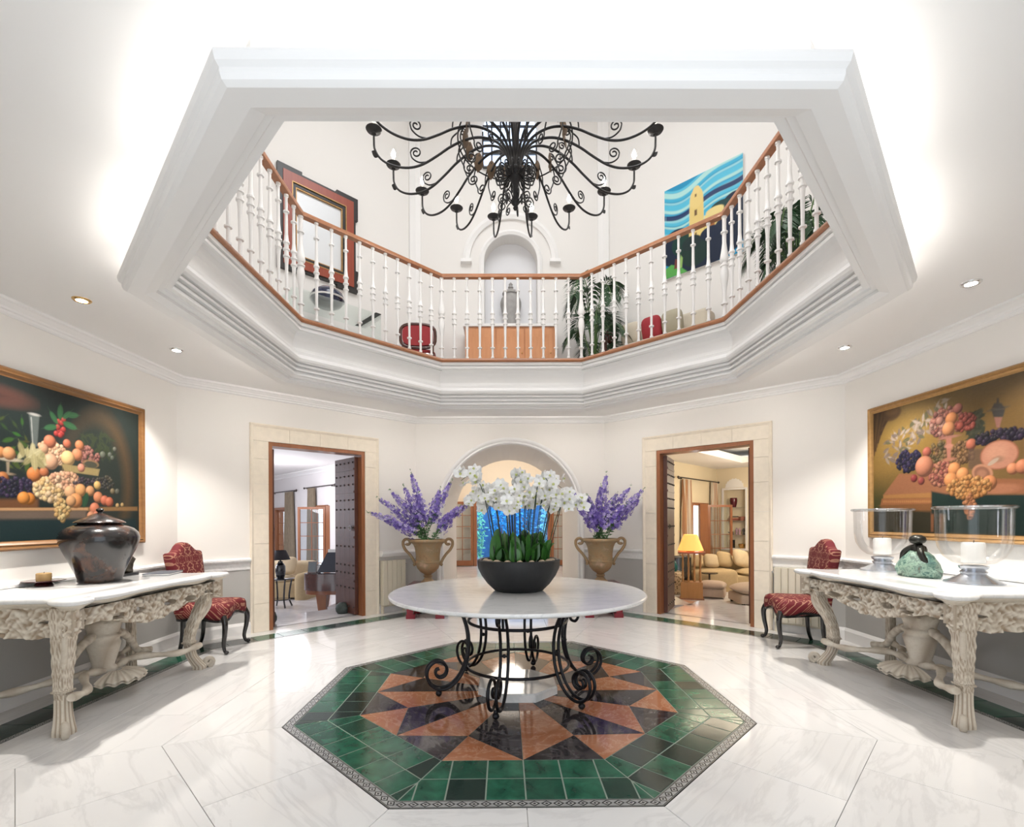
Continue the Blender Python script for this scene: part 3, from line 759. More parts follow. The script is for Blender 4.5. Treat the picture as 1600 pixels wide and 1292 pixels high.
for i, (dx, s_) in enumerate(((-.62, .16), (-.53, .11))):
    pf = thing('photo_frame', ('dark photo frame standing at the curved end of the piano', 'smaller photo frame standing nearer the piano lid')[i], 'photo frame', (-3.05+dx, 5.03+.03*i, RZ+.90))
    M().box(-s_/2, s_/2, -.01, .01, 0, s_*1.3).xf(Matrix.Rotation(-.2, 4, 'X') ).build('frame', m_mahog, pf)
    M().box(-s_/2+.015, s_/2-.015, -.013, -.010, .015, s_*1.3-.015).xf(Matrix.Rotation(-.2, 4, 'X')).build('picture', m_wall_lr if i else m_black, pf)
# stone doorstops
def pebble(nm, loc, r, lab, mat):
    o = thing(nm, lab, 'doorstop', loc)
    m = M(); m.lathe([(.001,0),(r*.7,0),(r*.95,r*.35),(r*1.0,r*.8),(r*.85,r*1.3),(r*.5,r*1.6),(.001,r*1.7)], 18, ripple=lambda i, w: 1+.05*math.sin(3*w+i)+.03*math.sin(7*w+2*i))
    m.build('stone', mat, o, True, 180); return o
m_dstone = plain('dark_green_stone', (.05, .065, .06), .6, noise=.4, scale=25, bump=.4, bscale=40)
p_ = FL(F_L, 2.185, .42); pebble('doorstop', (p_.x, p_.y, 0), .10, 'round dark stone doorstop against the open left door', m_dstone)
p_ = FL(F_L, 1.13, .45); pebble('doorstop', (p_.x, p_.y, 0), .11, 'dark stone doorstop half hidden at the left jamb of the piano room', m_dstone)

# --- sofa room (right)
SWR = 4.91; EDR = 9.2
struct('floor_sofa_room', M().box(-3.6, SWR+.2, 1.75, EDR+.2, RZ-.1, RZ).xf(F_R), m_lfloor, 'sunken floor of the sofa room')
struct('floor_sofa_landing', M().box(.5, 2.35, .13, 1.6, RZ-.1, 0).box(2.35, 2.9, .13, .55, RZ-.1, 0).xf(F_R), m_lfloor, 'white marble landing inside the sofa room doorway')
stp = struct('floor_sofa_step', None, None, 'red-brown wooden steps down into the sofa room')
M().box(2.35, 2.75, .55, 1.75, RZ, -.05).xf(F_R).build('tread', m_woodx, stp)
M().box(2.75, 3.15, .55, 2.0, RZ, -.24).xf(F_R).build('tread', m_woodx, stp)
M().box(.5, 2.35, 1.6, 1.9, RZ, -.16).xf(F_R).build('tread', m_woodx, stp)
m = wall_holes(M(), 2.9, EDR+.2, RZ, 3.3, SWR, SWR+.25, [(7.25, 8.35, RZ, 1.84)])
struct('wall_sofa_room_side', m.xf(F_R), m_wall_rr, 'warm yellow wall with a French window in the sofa room')
m = M(); NS0, NS1, NZ0, NZ1 = 4.02, 4.67, .49, 2.33
m.box(-3.6, NS0, EDR, EDR+.35, RZ, 3.3); m.box(NS1, SWR+.2, EDR, EDR+.35, RZ, 3.3); m.box(NS0, NS1, EDR, EDR+.35, RZ, NZ0); m.box(NS0, NS1, EDR, EDR+.35, NZ1, 3.3); m.box(NS0, NS1, EDR+.28, EDR+.35, NZ0, NZ1)
struct('wall_sofa_room_end', m.xf(F_R), m_wall_rr, 'warm yellow end wall with a shelved niche')
struct('wall_sofa_room_far', M().box(-3.8, -3.6, .25, EDR+.3, RZ, 3.3).xf(F_R), m_wall_rr, 'warm yellow wall at the far side of the sofa room')
struct('wall_sofa_room_return', M().prism([(3.35,.25),(3.5,.25),(SWR+.1,2.9),(SWR-.1,3.0)], RZ, 3.3).xf(F_R), m_wall_rr, 'warm yellow return wall beside the sofa room door')
# ceiling with a raised, lit tray
m = M(); m.box(-3.7, -1.5, .25, EDR+.3, 3.02, 3.2); m.box(3.7, SWR+.2, .25, EDR+.3, 3.02, 3.2); m.box(-1.5, 3.7, .25, 2.6, 3.02, 3.2); m.box(-1.5, 3.7, 7.9, EDR+.3, 3.02, 3.2); m.box(-3.7, SWR+.2, .25, EDR+.3, 3.4, 3.5)
struct('ceiling_sofa_room', m.xf(F_R), m_ceil, 'white tray ceiling with hidden lighting in the sofa room')
for s_, d_ in ((3.4, 5.2), (1.1, 7.6), (-1.2, 5.2), (1.1, 3.0), (2.4, 5.2)):
    p_ = FL(F_R, s_, d_, 3.22); light('tray_cove_lamp', 'AREA', tuple(p_), 26, (1, .86, .64), 1.6, .1, target=(p_.x, p_.y, 9))
m = M(); c0 = (NS0+NS1)/2
pts = [(c0-.27, 2.40)] + [(c0-.27*math.cos(PI*k/18)*(1+.05*math.cos(k*PI)), 2.42+.26*math.sin(PI*k/18)*(1+.05*math.cos(k*PI))) for k in range(19)] + [(c0+.27, 2.40)]
m.add([(a, EDR-.03, z) for a, z in pts]+[(a, EDR, z) for a, z in pts], [tuple(range(len(pts))), tuple(range(2*len(pts)-1, len(pts)-1, -1))]+[(i, (i+1) % len(pts), len(pts)+(i+1) % len(pts), len(pts)+i) for i in range(len(pts))])
struct('trim_shell', m.xf(F_R), m_white, 'white scalloped shell ornament above the shelved niche')
m = M(); m.box(NS0-.06, NS0, EDR-.03, EDR, NZ0-.06, NZ1+.06); m.box(NS1, NS1+.06, EDR-.03, EDR, NZ0-.06, NZ1+.06); m.box(NS0, NS1, EDR-.03, EDR, NZ1, NZ1+.06); m.box(NS0-.08, NS1+.08, EDR-.06, EDR, NZ0-.06, NZ0)
struct('trim_niche_frame', m.xf(F_R), m_white, 'white frame of the shelved niche')
SH = (.92, 1.36, 1.78)
for i, z in enumerate(SH):
    p_ = FL(F_R, NS0, EDR, z); sh_ = tag(M().box(NS0+.002, NS1-.002, EDR+.01, EDR+.275, z-.008, z).xf(Matrix.Translation(-p_) @ F_R).build('glass_shelf', m_pane), ('lowest', 'middle', 'top')[i]+' glass shelf in the niche of the sofa room', 'shelf', 'glass shelves in the niche'); sh_.location = p_
def on_shelf(nm, cat, lab, s, z, m, mat, smooth=True):
    p_ = FL(F_R, s, EDR+.13, z); o = m.build(nm, mat, None, smooth, 50); o.location = p_; return tag(o, lab, cat)
on_shelf('vase', 'vase', 'dark red vase on the top glass shelf of the niche', 4.42, SH[2], M().lathe([(.001,0),(.07,0),(.10,.12),(.11,.22),(.10,.30),(.085,.30),(.001,.02)], 18), plain('oxblood_glaze', (.09,.012,.018), .15))
for k in range(4):
    on_shelf('book', 'book', ('brown book lying at the bottom of the niche stack', 'red book second from the bottom of the niche stack', 'thin tan book third in the niche stack', 'small dark book topping the niche stack')[k], 4.42, SH[1]+.035*k, M().box(-.17+.02*k, .17-.02*k, -.1, .1, 0, .034), plain('book_cover_%d' % k, ((.22,.09,.04), (.30,.05,.04), (.45,.28,.15), (.06,.04,.04))[k], .6), False)
on_shelf('box', 'box', 'reddish lidded box on the middle shelf of the niche', 4.15, SH[1], M().box(-.09,.09,-.07,.07,0,.10).box(-.095,.095,-.075,.075,.10,.125), plain('red_box', (.33,.13,.09), .4), False)
on_shelf('figurine', 'figurine', 'dark reclining figurine on the lowest glass shelf of the niche', 4.47, SH[0]+.30, M().lathe([(.001,0),(.05,0),(.03,.04),(.045,.08),(.001,.11)], 10).tube([(.0,.0,.05),(-.09,0,.05),(-.13,0,.08)], [.03,.022,.012], 8), m_black).location.z = SH[0]
for k, (s_, col) in enumerate(((4.33, (.35,.22,.26)), (4.24, (.50,.30,.34)), (4.12, (.06,.05,.05)))):
    on_shelf('ornament', 'ornament', ('mauve standing ornament beside the figurine in the niche', 'pink standing ornament in the middle of the niche shelf', 'dark coiled ornament at the right of the niche shelf')[k], s_, SH[0], M().lathe([(.001,0),(.045,0),(.02,.05),(.045,.12),(.02,.2),(.001,.22)], 12), plain('ornament_%d' % k, col, .3))
on_shelf('framed_photo', 'photo frame', 'dark framed photo at the bottom of the niche', 4.47, NZ0, M().box(-.09,.09,-.012,.012,0,.26).box(-.065,.065,-.016,-.012,.03,.23), m_black, False)
on_shelf('bowl', 'bowl', 'small golden bowl at the bottom of the niche', 4.18, NZ0, M().lathe([(.001,0),(.05,0),(.09,.07),(.10,.14),(.09,.14),(.001,.03)], 16), m_brass)
FWR = frame(tuple((F_R @ Vector((SWR, 0, 0))).xy), tuple((F_R @ Vector((SWR, 1, 0))).xy), tuple((F_R.to_3x3() @ Vector((1, 0, 0))).xy))
w = struct('window_4', None, None, 'French window with open wooden leaf in the sofa room')
M().box(7.17, 7.28, -.06, .2, RZ, 1.9).box(8.32, 8.42, -.06, .2, RZ, 1.9).box(7.28, 8.32, -.06, .2, 1.82, 1.9).xf(FWR).build('frame', m_wood, w)
hp = F_R @ Vector((SWR-.08, 8.10, 0)); lf = link('leaf', None, w)
pane_window(lf, Matrix.Translation((hp.x, hp.y-.2, 0)), 0, .74, RZ+.01, 1.84, 0, 2, 5)
M().box(-.34, 0, 0, .05, RZ, 1.86).xf(Matrix.Translation((hp.x, hp.y-.2, 0)) @ Matrix.Rotation(.5, 4, 'Z')).build('jamb_panel', m_wood, w)
curtain(F_R, SWR, 6.4, 7.15, RZ+.02, 2.54, m_cur2, 'striped gold and cream curtain left of the French window leaf')
curtain(F_R, SWR, 8.5, 9.1, RZ+.02, 2.56, m_cur2, 'striped gold and cream curtain in the corner by the niche')
rod(F_R, SWR, 6.25, 9.05, 2.58, 'dark curtain rod over the striped curtains')
cb = thing('low_cabinet', 'low red-brown wooden cabinet below the shelved niche', 'cabinet', tuple(FL(F_R, 3.75, EDR-.30, RZ)), yaw_of(F_R))
M().box(-.6, .75, -.2, .24, .04, .80).build('body', m_wood, cb)
for k in range(6): M().box(-.58+.22*k, -.38+.22*k, .24, .255, .10, .74).build('panel', m_wood, cb)
M().box(-.62, .77, -.22, .26, .80, .83).build('top', m_woodx, cb)
# big tan sofa, its pillows, ottoman
sf = thing('sofa', 'large tan sofa with many cushions in the warm lit room', 'sofa', (6.05, 8.95, RZ))
rbox(M(), -1.15, 1.6, -.55, .5, .05, .40, .07).build('base', m_tan, sf, True)
rbox(M(), -1.30, -.15, -.62, -.20, .0, .56, .14).build('arm', m_tan, sf, True)
rbox(M(), -1.15, 1.6, .25, .62, .1, .84, .12).build('backrest', m_tan, sf, True)
cushion(M(), (.65, -.25, .46), 1.4, .75, .22).build('seat_cushion', m_tan, sf, True)
cushion(M(), (-.6, .0, .46), 1.0, .5, .2).build('seat_cushion', m_tan, sf, True)
for k, (x, z, s_, ry) in enumerate(((-1.0,.56,.40,0), (-.62,.56,.42,.15), (-.25,.565,.48,.28), (.18,.565,.54,.35), (.62,.565,.50,.2), (1.05,.565,.42,-.1))):
    pl = thing('pillow', ('leftmost tan pillow on the large sofa behind the lamp', 'second tan pillow from the left on the large sofa', 'third tan pillow from the left on the large sofa', 'tall tan pillow leaning at the middle of the large sofa', 'tan pillow next right of the tall leaning one', 'rightmost tan pillow on the large sofa by the door jamb')[k], 'pillow', (6.05+x, 8.98-.05*(k % 2), RZ+z), 0, 'pillows on the large sofa')
    cushion(M(), (0, 0, s_*.45), s_, s_*.9, .2, (1.2, ry*.6, ry)).build('cover', m_cream if k % 2 else m_tan, pl, True)
ot = thing('ottoman', 'wide taupe cushioned ottoman in front of the tan sofa', 'ottoman', (5.55, 6.55, RZ), -.12)
rbox(M(), -.62, .95, -.42, .42, .06, .24, .05).build('base', m_taupe, ot, True)
cushion(M(), (.17, 0, .33), 1.66, .95, .28).build('cushion', m_taupe, ot, True)
for x, y in ((-.55,-.35),(.88,-.35),(-.55,.35),(.88,.35)): M().lathe([(.03,0),(.04,.06)], 10, (x, y, 0)).build('foot', m_black, ot, True)
ot = thing('footstool', 'smaller taupe stool cushion left of the wide ottoman', 'ottoman', (4.86, 7.55, RZ), -.5)
rbox(M(), -.28, .28, -.28, .28, .04, .22, .05).build('base', m_taupe, ot, True)
cushion(M(), (0, 0, .29), .62, .62, .2).build('cushion', m_taupe, ot, True)
# spindle stand with orange lamp
sx_, sy_ = 4.48, 7.15
sp = thing('spindle_stand', 'honey wood stand with turned spindles on a carved block', 'stand', (sx_-.2, sy_+.2, RZ), -.35)
M().box(-.24, .24, -.18, .18, .02, .40).build('block', m_honey, sp)
M().box(-.27, .27, -.21, .21, 0, .03).build('plinth', m_wood, sp)
for k in range(4):
    for y in (-.12, .12):
        M().lathe([(.02,.40),(.028,.44),(.016,.48),(.026,.58),(.018,.70),(.026,.80),(.016,.92),(.026,.98),(.02,1.06)], 10, (-.19+.127*k, y, 0)).build('spindle', m_honey, sp, True)
M().box(-.30, .30, -.22, .22, 1.06, 1.10).build('top', m_wood, sp)
lm = thing('table_lamp', 'table lamp with a glowing orange shade on the spindle stand', 'table lamp', (sx_-.22, sy_+.2, RZ+1.10))
M().lathe([(.001,0),(.09,0),(.10,.02),(.03,.05),(.05,.12),(.02,.16),(.012,.26),(.001,.26)], 18).build('base', m_brass, lm, True)
t = NT('glowing_orange_shade'); t.p(Base_Color=(.85,.45,.14,1), Emission_Color=(1.0,.50,.12,1), Emission_Strength=.85, Roughness=.8); 
M().lathe([(.29,.03),(.15,.40),(.145,.40),(.285,.03)], 32).build('lamp_shade', t.m, lm, True)
light('table_lamp_bulb', 'POINT', (sx_-.22, sy_+.2, RZ+1.33), 10, (1, .72, .4), .04)
dr = thing('drum_stool', 'speckled cream ceramic drum stool beside the door leaf', 'stool', (4.12, 8.1, RZ))
t = NT('speckled_ceramic'); vv = t.n('ShaderNodeTexVoronoi', {'Vector': t.coord(), 'Scale': 22.0}); t.p(Base_Color=t.ramp(vv.outputs[0], [(.0,(.05,.035,.02)),(.3,(.10,.07,.04)),(.42,(.55,.42,.26)),(1,(.62,.5,.33))]), Roughness=.3)
M().lathe([(.001,0),(.20,0),(.235,.04),(.25,.15),(.25,.40),(.235,.52),(.20,.56),(.001,.56)], 28).build('drum', t.m, dr, True, 50)
tv = thing('teal_vase', 'teal glass vase standing on the drum stool', 'vase', (4.12, 8.08, RZ+.5605))
M().lathe([(.001,0),(.06,0),(.09,.06),(.10,.14),(.06,.22),(.04,.26),(.05,.28),(.04,.28),(.001,.02)], 18).build('body', plain('teal_glaze', (.02,.16,.16), .1), tv, True)
tr_ = thing('side_table', 'dark oval tray table beside the tan sofa arm', 'side table', (5.02, 8.10, RZ))
M().lathe([(.001,.50),(.19,.50),(.20,.51),(.20,.525),(.001,.525)], 24).build('tabletop', m_black, tr_, True)
M().lathe([(.13,0),(.13,.02),(.025,.04),(.02,.50)], 16).build('stem', m_black, tr_, True)
av = thing('armchair', 'black leather armchair back behind the spindle stand', 'armchair', (4.50, 8.50, RZ), 0)
rbox(M(), -.28, .22, -.06, .10, .30, .92, .06).build('backrest', m_black, av, True)
rbox(M(), -.28, .22, .0, .46, .22, .42, .06).build('seat', m_black, av, True)
for x in (-.24, .18):
    for y in (.0, .40): M().tube([(x,y,0),(x,y,.24)], .02, 8).build('leg', m_black, av, True)

# --- archway passage and the garden room behind
struct('floor_passage', M().box(-3.0, 3.0, 3.96, 11.6, -.1, 0), m_lfloor, 'marble floor of the passage behind the archway')
struct('wall_garden_room_left', M().box(-1.95, -1.75, 5.9, 11.25, 0, 3.3), m_wall_bk, 'warm cream wall on the left of the garden room')
struct('wall_garden_room_right', M().box(1.75, 1.95, 5.9, 11.25, 0, 3.3), m_wall_bk, 'warm cream wall on the right of the garden room')
m = M(); m.box(-1.95, -1.0, 11, 11.25, 0, 3.3); m.box(1.28, 1.95, 11, 11.25, 0, 3.3); m.box(-1.0, 1.28, 11, 11.25, 1.95, 3.3)
struct('wall_garden_room_end', m, m_wall_bk, 'warm cream end wall above the French doors')
struct('ceiling_garden_room', M().box(-1.95, 1.95, 5.9, 11.25, 3.3, 3.4), m_ceil, 'white ceiling of the garden room')
d = struct('door_3', None, None, 'open French doors to the garden behind the orchids')
M().box(-1.05, -.95, 10.9, 11.2, 0, 2.0).box(1.23, 1.33, 10.9, 11.2, 0, 2.0).box(-.95, 1.23, 10.9, 11.2, 1.92, 2.0).build('frame', m_wood, d)
for (a, b) in ((-1.72, -1.06), (1.34, 1.74)):
    lf = link('leaf', None, d); pane_window(lf, Matrix.Identity(4), a, b, .02, 1.98, 10.88, 2, 5)
M().box(-.02, .02, 11.0, 11.03, 0, 1.92).build('mullion', m_chrome, d)
struct('floor_terrace', M().box(-5, 5, 11.25, 16.5, -.14, -.03), m_lfloor, 'pale terrace floor outside the French doors')
# garden: shrubs with blue light put into their leaf colours, besides the added lamp
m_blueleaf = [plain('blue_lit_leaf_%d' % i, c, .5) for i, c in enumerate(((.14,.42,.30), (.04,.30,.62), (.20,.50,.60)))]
def shrub(loc, r, h, n, mat, lab):
    t_ = thing('garden_shrub', lab, 'shrub', loc, 0, 'shrubs outside the French doors'); m = M(); rr = random.Random(int(loc[0]*100)+3)
    for i in range(n):
        th = rr.uniform(0, 2*PI); z = rr.uniform(.08, 1); q = r*math.sqrt(rr.uniform(.25, 1))*(.55+.45*math.sin(PI*z*.9))
        c = Vector((q*math.cos(th), q*math.sin(th), z*h)); L = rr.uniform(.10, .2); u = Vector((rr.gauss(0,1), rr.gauss(0,1), rr.gauss(.3,1))).normalized(); v = u.orthogonal().normalized()
        m.add([c, c+u*L*.5+v*L*.2, c+u*L, c+u*L*.5-v*L*.2], [(0,1,2,3)])
    m.build('foliage', mat, t_)
    for k in range(3): M().tube([(0,0,0),(.1*math.cos(k*2.1),.1*math.sin(k*2.1),h*.7)], [.03,.012], 6).build('stem', m_wood, t_, True)
shrub((-1.12, 13.2, -.03), .34, 2.1, 500, m_blueleaf[0], 'turquoise-lit shrub at the left outside the French doors')
shrub((-.26, 13.9, -.03), .34, 2.3, 700, m_blueleaf[1], 'blue-lit shrub left of the middle outside the French doors')
shrub((.62, 13.7, -.03), .34, 2.2, 700, m_blueleaf[1], 'blue-lit shrub right of the middle outside the French doors')
shrub((1.5, 13.3, -.03), .34, 2.0, 500, m_blueleaf[2], 'pale blue-lit shrub at the right outside the French doors')
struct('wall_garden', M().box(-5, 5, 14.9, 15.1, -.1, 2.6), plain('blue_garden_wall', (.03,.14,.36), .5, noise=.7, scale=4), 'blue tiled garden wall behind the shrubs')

# ------------------------------------------------------------------ round marble table on wrought iron scroll legs
tb = thing('round_table', 'round white marble table on black wrought iron scroll legs', 'table', (0, .05, 0))
M().lathe([(.001,.787),(1.02,.787),(1.038,.793),(1.046,.803),(1.044,.814),(1.034,.820),(.001,.820)], 96).build('tabletop', m_tabletop, tb, True, 30)
def leg_mesh():
    m = M()
    main = crom([(.565,0,.786),(.50,0,.70),(.445,0,.60),(.415,0,.46),(.425,0,.30),(.475,0,.17),(.555,0,.085),(.64,0,.062),(.715,0,.10),(.75,0,.175),(.735,0,.245),(.68,0,.285),(.62,0,.27),(.59,0,.22),(.605,0,.17),(.65,0,.155),(.68,0,.185),(.672,0,.218),(.65,0,.222)], 6)
    k = len(main)
    for s in (-1, 1):
        m.tube([(p.x, s*(.030-.012*(i > k*.55)*min(1,(i-k*.55)/(k*.2))), p.z) for i, p in enumerate(main)], [.0125 if i < k*.8 else .0125-.004*(i-k*.8)/(k*.2) for i in range(k)], 8)
    up = crom([(.45,0,.60),(.47,0,.70),(.535,0,.755),(.60,0,.74),(.625,0,.69),(.60,0,.65),(.56,0,.655),(.55,0,.69),(.575,0,.705)], 6)
    m.tube(up, .011, 8)
    return m
me_leg = leg_mesh().mesh('leg', m_iron, True, 60)
m = M(); m.ball((.655, 0, .028), .026, 10); m.lathe([(.012,.04),(.018,.05),(.012,.07)], 8, (.655,0,0)); me_foot = m.mesh('ball_foot', m_iron, True, 60)
me_col = M().ball((.418, 0, .385), .016, 8).box(.406,.43,-.032,.032,.378,.392).mesh('collar', m_iron, True, 60)
for k in range(6):
    a = math.radians(15+60*k); lg = link('leg', me_leg, tb, (0,0,0), a)
    link('ball_foot', me_foot, lg); link('collar', me_col, lg)
for z, r in ((.575, .405), (.215, .425)):
    M().tube([(r*math.cos(2*PI*i/64), r*math.sin(2*PI*i/64), z) for i in range(65)], .0125, 8, False).build('iron_ring', m_iron, tb, True, 180)
sl = tag(M().chamfer_prism([(.345*math.cos(PI/8+k*PI/4), .345*math.sin(PI/8+k*PI/4)) for k in range(8)], 0, .065, .012).build('marble_plinth', m_contop), 'low octagonal white marble slab on the floor under the table', 'slab')
sl.location = (0, .05, 0.0005)

# ------------------------------------------------------------------ carved consoles
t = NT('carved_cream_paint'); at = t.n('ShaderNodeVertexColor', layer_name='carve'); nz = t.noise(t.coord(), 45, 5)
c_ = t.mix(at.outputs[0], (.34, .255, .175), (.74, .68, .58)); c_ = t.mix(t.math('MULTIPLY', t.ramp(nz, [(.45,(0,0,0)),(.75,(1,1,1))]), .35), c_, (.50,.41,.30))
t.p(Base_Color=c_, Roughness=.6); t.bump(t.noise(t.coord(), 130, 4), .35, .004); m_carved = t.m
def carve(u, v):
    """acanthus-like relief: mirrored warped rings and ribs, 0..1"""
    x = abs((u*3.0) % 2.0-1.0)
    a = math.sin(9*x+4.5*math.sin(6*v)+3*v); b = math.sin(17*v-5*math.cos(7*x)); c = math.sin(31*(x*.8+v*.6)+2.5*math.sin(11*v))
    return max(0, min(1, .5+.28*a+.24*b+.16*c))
def carved(m, name, parent, attr):
    me = m.mesh(name, m_carved, True, 70); ca = me.color_attributes.new('carve', 'FLOAT_COLOR', 'POINT')
    ca.data.foreach_set('color', np.repeat(np.array(attr, dtype=np.float32), 4)); return link(name, me, parent)
def console_outline():
    # local frame: x along the wall, y out from the wall; half length .88, depth ~1.0
    half = [(0,.985),(.2,.99),(.42,1.02),(.58,1.012),(.66,.985),(.675,.995),(.72,1.03),(.80,1.045),(.865,1.02),(.885,.95),(.86,.86),(.80,.78),(.785,.70),(.80,.55),(.815,.35),(.82,.18),(.82,.01)]
    right = crom([(x, y, 0) for x, y in half], 4)
    pts = [(p.x, p.y) for p in right]; left = [(-x, y) for x, y in pts[1:]][::-1]
    return left+pts
OUT = console_outline()
def path_len(p):
    L = [0]
    for a, b in zip(p[:-1], p[1:]): L.append(L[-1]+math.hypot(b[0]-a[0], b[1]-a[1]))
    return L
def shrink(p, d):
    out = []
    for i in range(len(p)):
        a, b = Vector(p[max(0,i-1)]), Vector(p[min(len(p)-1,i+1)]); t_ = (b-a).normalized(); n_ = Vector((t_.y, -t_.x)); q = Vector(p[i])+n_*d
        out.append((q.x, max(.005, q.y)))
    return out
def make_console(lab, loc, rotz):
    t_ = thing('console_table', lab, 'console table', loc, rotz, 'carved consoles along the side walls')
    def slab(z0, z1, ins):
        p = shrink(OUT, ins); n = len(p); m = M()
        m.add([(x, y, z0) for x, y in p]+[(x, y, z1) for x, y in p], [tuple(range(n)), tuple(range(2*n-1, n-1, -1))]+[(i, (i+1) % n, n+(i+1) % n, n+i) for i in range(n)]); return m
    n = len(OUT); m = M(); rings = []
    for ins, z in ((.02,.872),(.004,.878),(.0,.888),(.004,.902),(.018,.910)): rings.append([(x, y, z) for x, y in shrink(OUT, ins)])
    m.loft(rings); m.build('marble_top', m_contop, t_, True, 50)
    m = M(); rings = []
    for ins, z in ((.085,.835),(.06,.84),(.045,.855),(.022,.866),(.022,.874)): rings.append([(x, y, z) for x, y in shrink(OUT, ins)])
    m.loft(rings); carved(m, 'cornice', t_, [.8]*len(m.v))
    # pierced, scalloped apron
    ap = shrink(OUT, .085); L = path_len(ap); tot = L[-1]; NU, NV = 500, 34; th = .03
    def at(s):
        i = 0
        while i < len(L)-2 and L[i+1] < s: i += 1
        k = (s-L[i])/(L[i+1]-L[i]); a, b = Vector(ap[i]), Vector(ap[i+1]); p = a.lerp(b, k); tt = (b-a).normalized(); return p, Vector((-tt.y, tt.x))
    def bottom(x):      # depth of the apron below the cornice, by distance along it from the middle
        q = abs(x-tot/2); d = .165+.055*math.cos(q*5.2)+.018*abs(math.sin(q*17))
        if q > .88: d = .17+.03*math.cos((q-1.25)*6)+.012*abs(math.sin(q*19))
        return d
    front, attr, keep = [], [], []
    holes = []
    for q in (.18, .40): holes += [(tot/2-q, .115, .07, .026), (tot/2+q, .115, .07, .026)]
    holes += [(tot/2-.70, .10, .05, .012), (tot/2+.70, .10, .05, .012), (tot/2-1.15, .10, .06, .012), (tot/2+1.15, .10, .06, .012)]
    vf, vb = [], []
    for j in range(NV+1):
        for i in range(NU+1):
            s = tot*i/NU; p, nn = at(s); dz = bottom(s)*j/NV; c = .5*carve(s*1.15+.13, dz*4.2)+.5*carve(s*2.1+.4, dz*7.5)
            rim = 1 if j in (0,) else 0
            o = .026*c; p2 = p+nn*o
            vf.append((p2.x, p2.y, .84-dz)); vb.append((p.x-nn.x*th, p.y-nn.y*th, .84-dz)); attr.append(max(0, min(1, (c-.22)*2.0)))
    ok = [[True]*NU for _ in range(NV)]
    for j in range(NV):
        for i in range(NU):
            s = tot*(i+.5)/NU; dz = bottom(s)*(j+.5)/NV
            for hs, hz, a, b in holes:
                if ((s-hs)/a)**2+((dz-hz)/b)**2 < 1: ok[j][i] = False
    N1 = NU+1; off = len(vf); fs = []
    for j in range(NV):
        for i in range(NU):
            if not ok[j][i]: continue
            a, b, c, d = j*N1+i, j*N1+i+1, (j+1)*N1+i+1, (j+1)*N1+i
            fs += [(a,b,c,d), (off+d,off+c,off+b,off+a)]
            for (e, f, jj, ii) in ((a,b,j-1,i),(b,c,j,i+1),(c,d,j+1,i),(d,a,j,i-1)):
                if jj < 0 or jj >= NV or ii < 0 or ii >= NU or not ok[jj][ii]: fs.append((f, e, off+e, off+f))
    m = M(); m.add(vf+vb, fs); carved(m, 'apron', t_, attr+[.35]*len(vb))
    # cabriole legs: knee out, ankle in, scroll foot, along the corner diagonal
    def leg(bx, by, s, prof, w0, c0):
        cen = crom([(bx+s*o*.7071, by+o*.7071, z) for o, z, w in prof], 12); k = len(cen); at_ = []; NS = 40; rings = []
        ws = crom([(w, 0, 0) for o, z, w in prof], 12)
        for i, p in enumerate(cen):
            tt = i/(k-1); ring = []; w = w0*ws[i].x
            for q in range(NS):
                an = 2*PI*q/NS; ca, sa = math.cos(an), math.sin(an); sq = 1/max(abs(ca), abs(sa))**.7
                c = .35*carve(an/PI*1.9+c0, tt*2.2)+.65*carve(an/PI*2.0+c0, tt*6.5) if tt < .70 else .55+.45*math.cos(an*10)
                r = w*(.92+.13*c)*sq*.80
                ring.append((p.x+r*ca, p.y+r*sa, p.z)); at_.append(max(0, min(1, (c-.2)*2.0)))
            rings.append(ring)
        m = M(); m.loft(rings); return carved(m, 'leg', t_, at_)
    CAB = [(.0,.845,1.15),(.045,.76,1.15),(.04,.66,1.06),(-.02,.52,.95),(-.07,.38,.86),(-.085,.285,.80),(-.085,.275,.98),(-.085,.262,.98),(-.085,.252,.78),(-.07,.15,.76),(-.03,.075,.86),(.0,.03,.98),(.0,0,.98)]
    for s in (-1, 1):
        leg(s*.715, .825, s, CAB, .064, .2)
        leg(s*.68, .20, s, [(0,.845,1),(0,.6,.9),(0,.3,.8),(0,.05,.9),(0,0,.9)], .05, .5)
        m = M(); sc = crom([(s*.70,.80,.80),(s*.765,.875,.70),(s*.775,.885,.60),(s*.735,.845,.50),(s*.70,.80,.44)], 6); m.tube(sc, [.017]*len(sc), 8)
        carved(m, 'leg_scroll', t_, [.75]*len(m.v))
        m = M(); m.tube([(s*(.765+p[0]*.7071), .875+p[0]*.7071, .052+p[1]) for p in spiral((0,0), .046, .012, -PI/2, 1.4, 18)], .022, 8)
        carved(m, 'volute_foot', t_, [.7]*len(m.v))
    # curved stretchers to a central urn with a shell
    for s in (-1, 1):
        for (y0, z0, y1) in ((.85,.235,.56), (.19,.22,.44)):
            pts = crom([(s*.69,y0,z0),(s*.48,y0*.75+y1*.25,z0-.02),(s*.25,y1,z0+.01),(s*.06,y1*.9+.05,z0-.015)], 6)
            m = M(); m.tube(pts, [.026+.006*math.sin(i*1.3) for i in range(len(pts))], 10); carved(m, 'stretcher', t_, [.35+.6*abs(math.sin(i*.37)) for i in range(len(m.v))])
        pts = crom([(s*.10,.50,.50),(s*.20,.50,.46),(s*.29,.50,.38),(s*.36,.50,.28),(s*.46,.55,.255)], 6)
        m = M(); m.tube(pts, [.034-.008*i/len(pts) for i in range(len(pts))], 10); carved(m, 'scroll_arm', t_, [.3+.6*abs(math.sin(i*.41)) for i in range(len(m.v))])
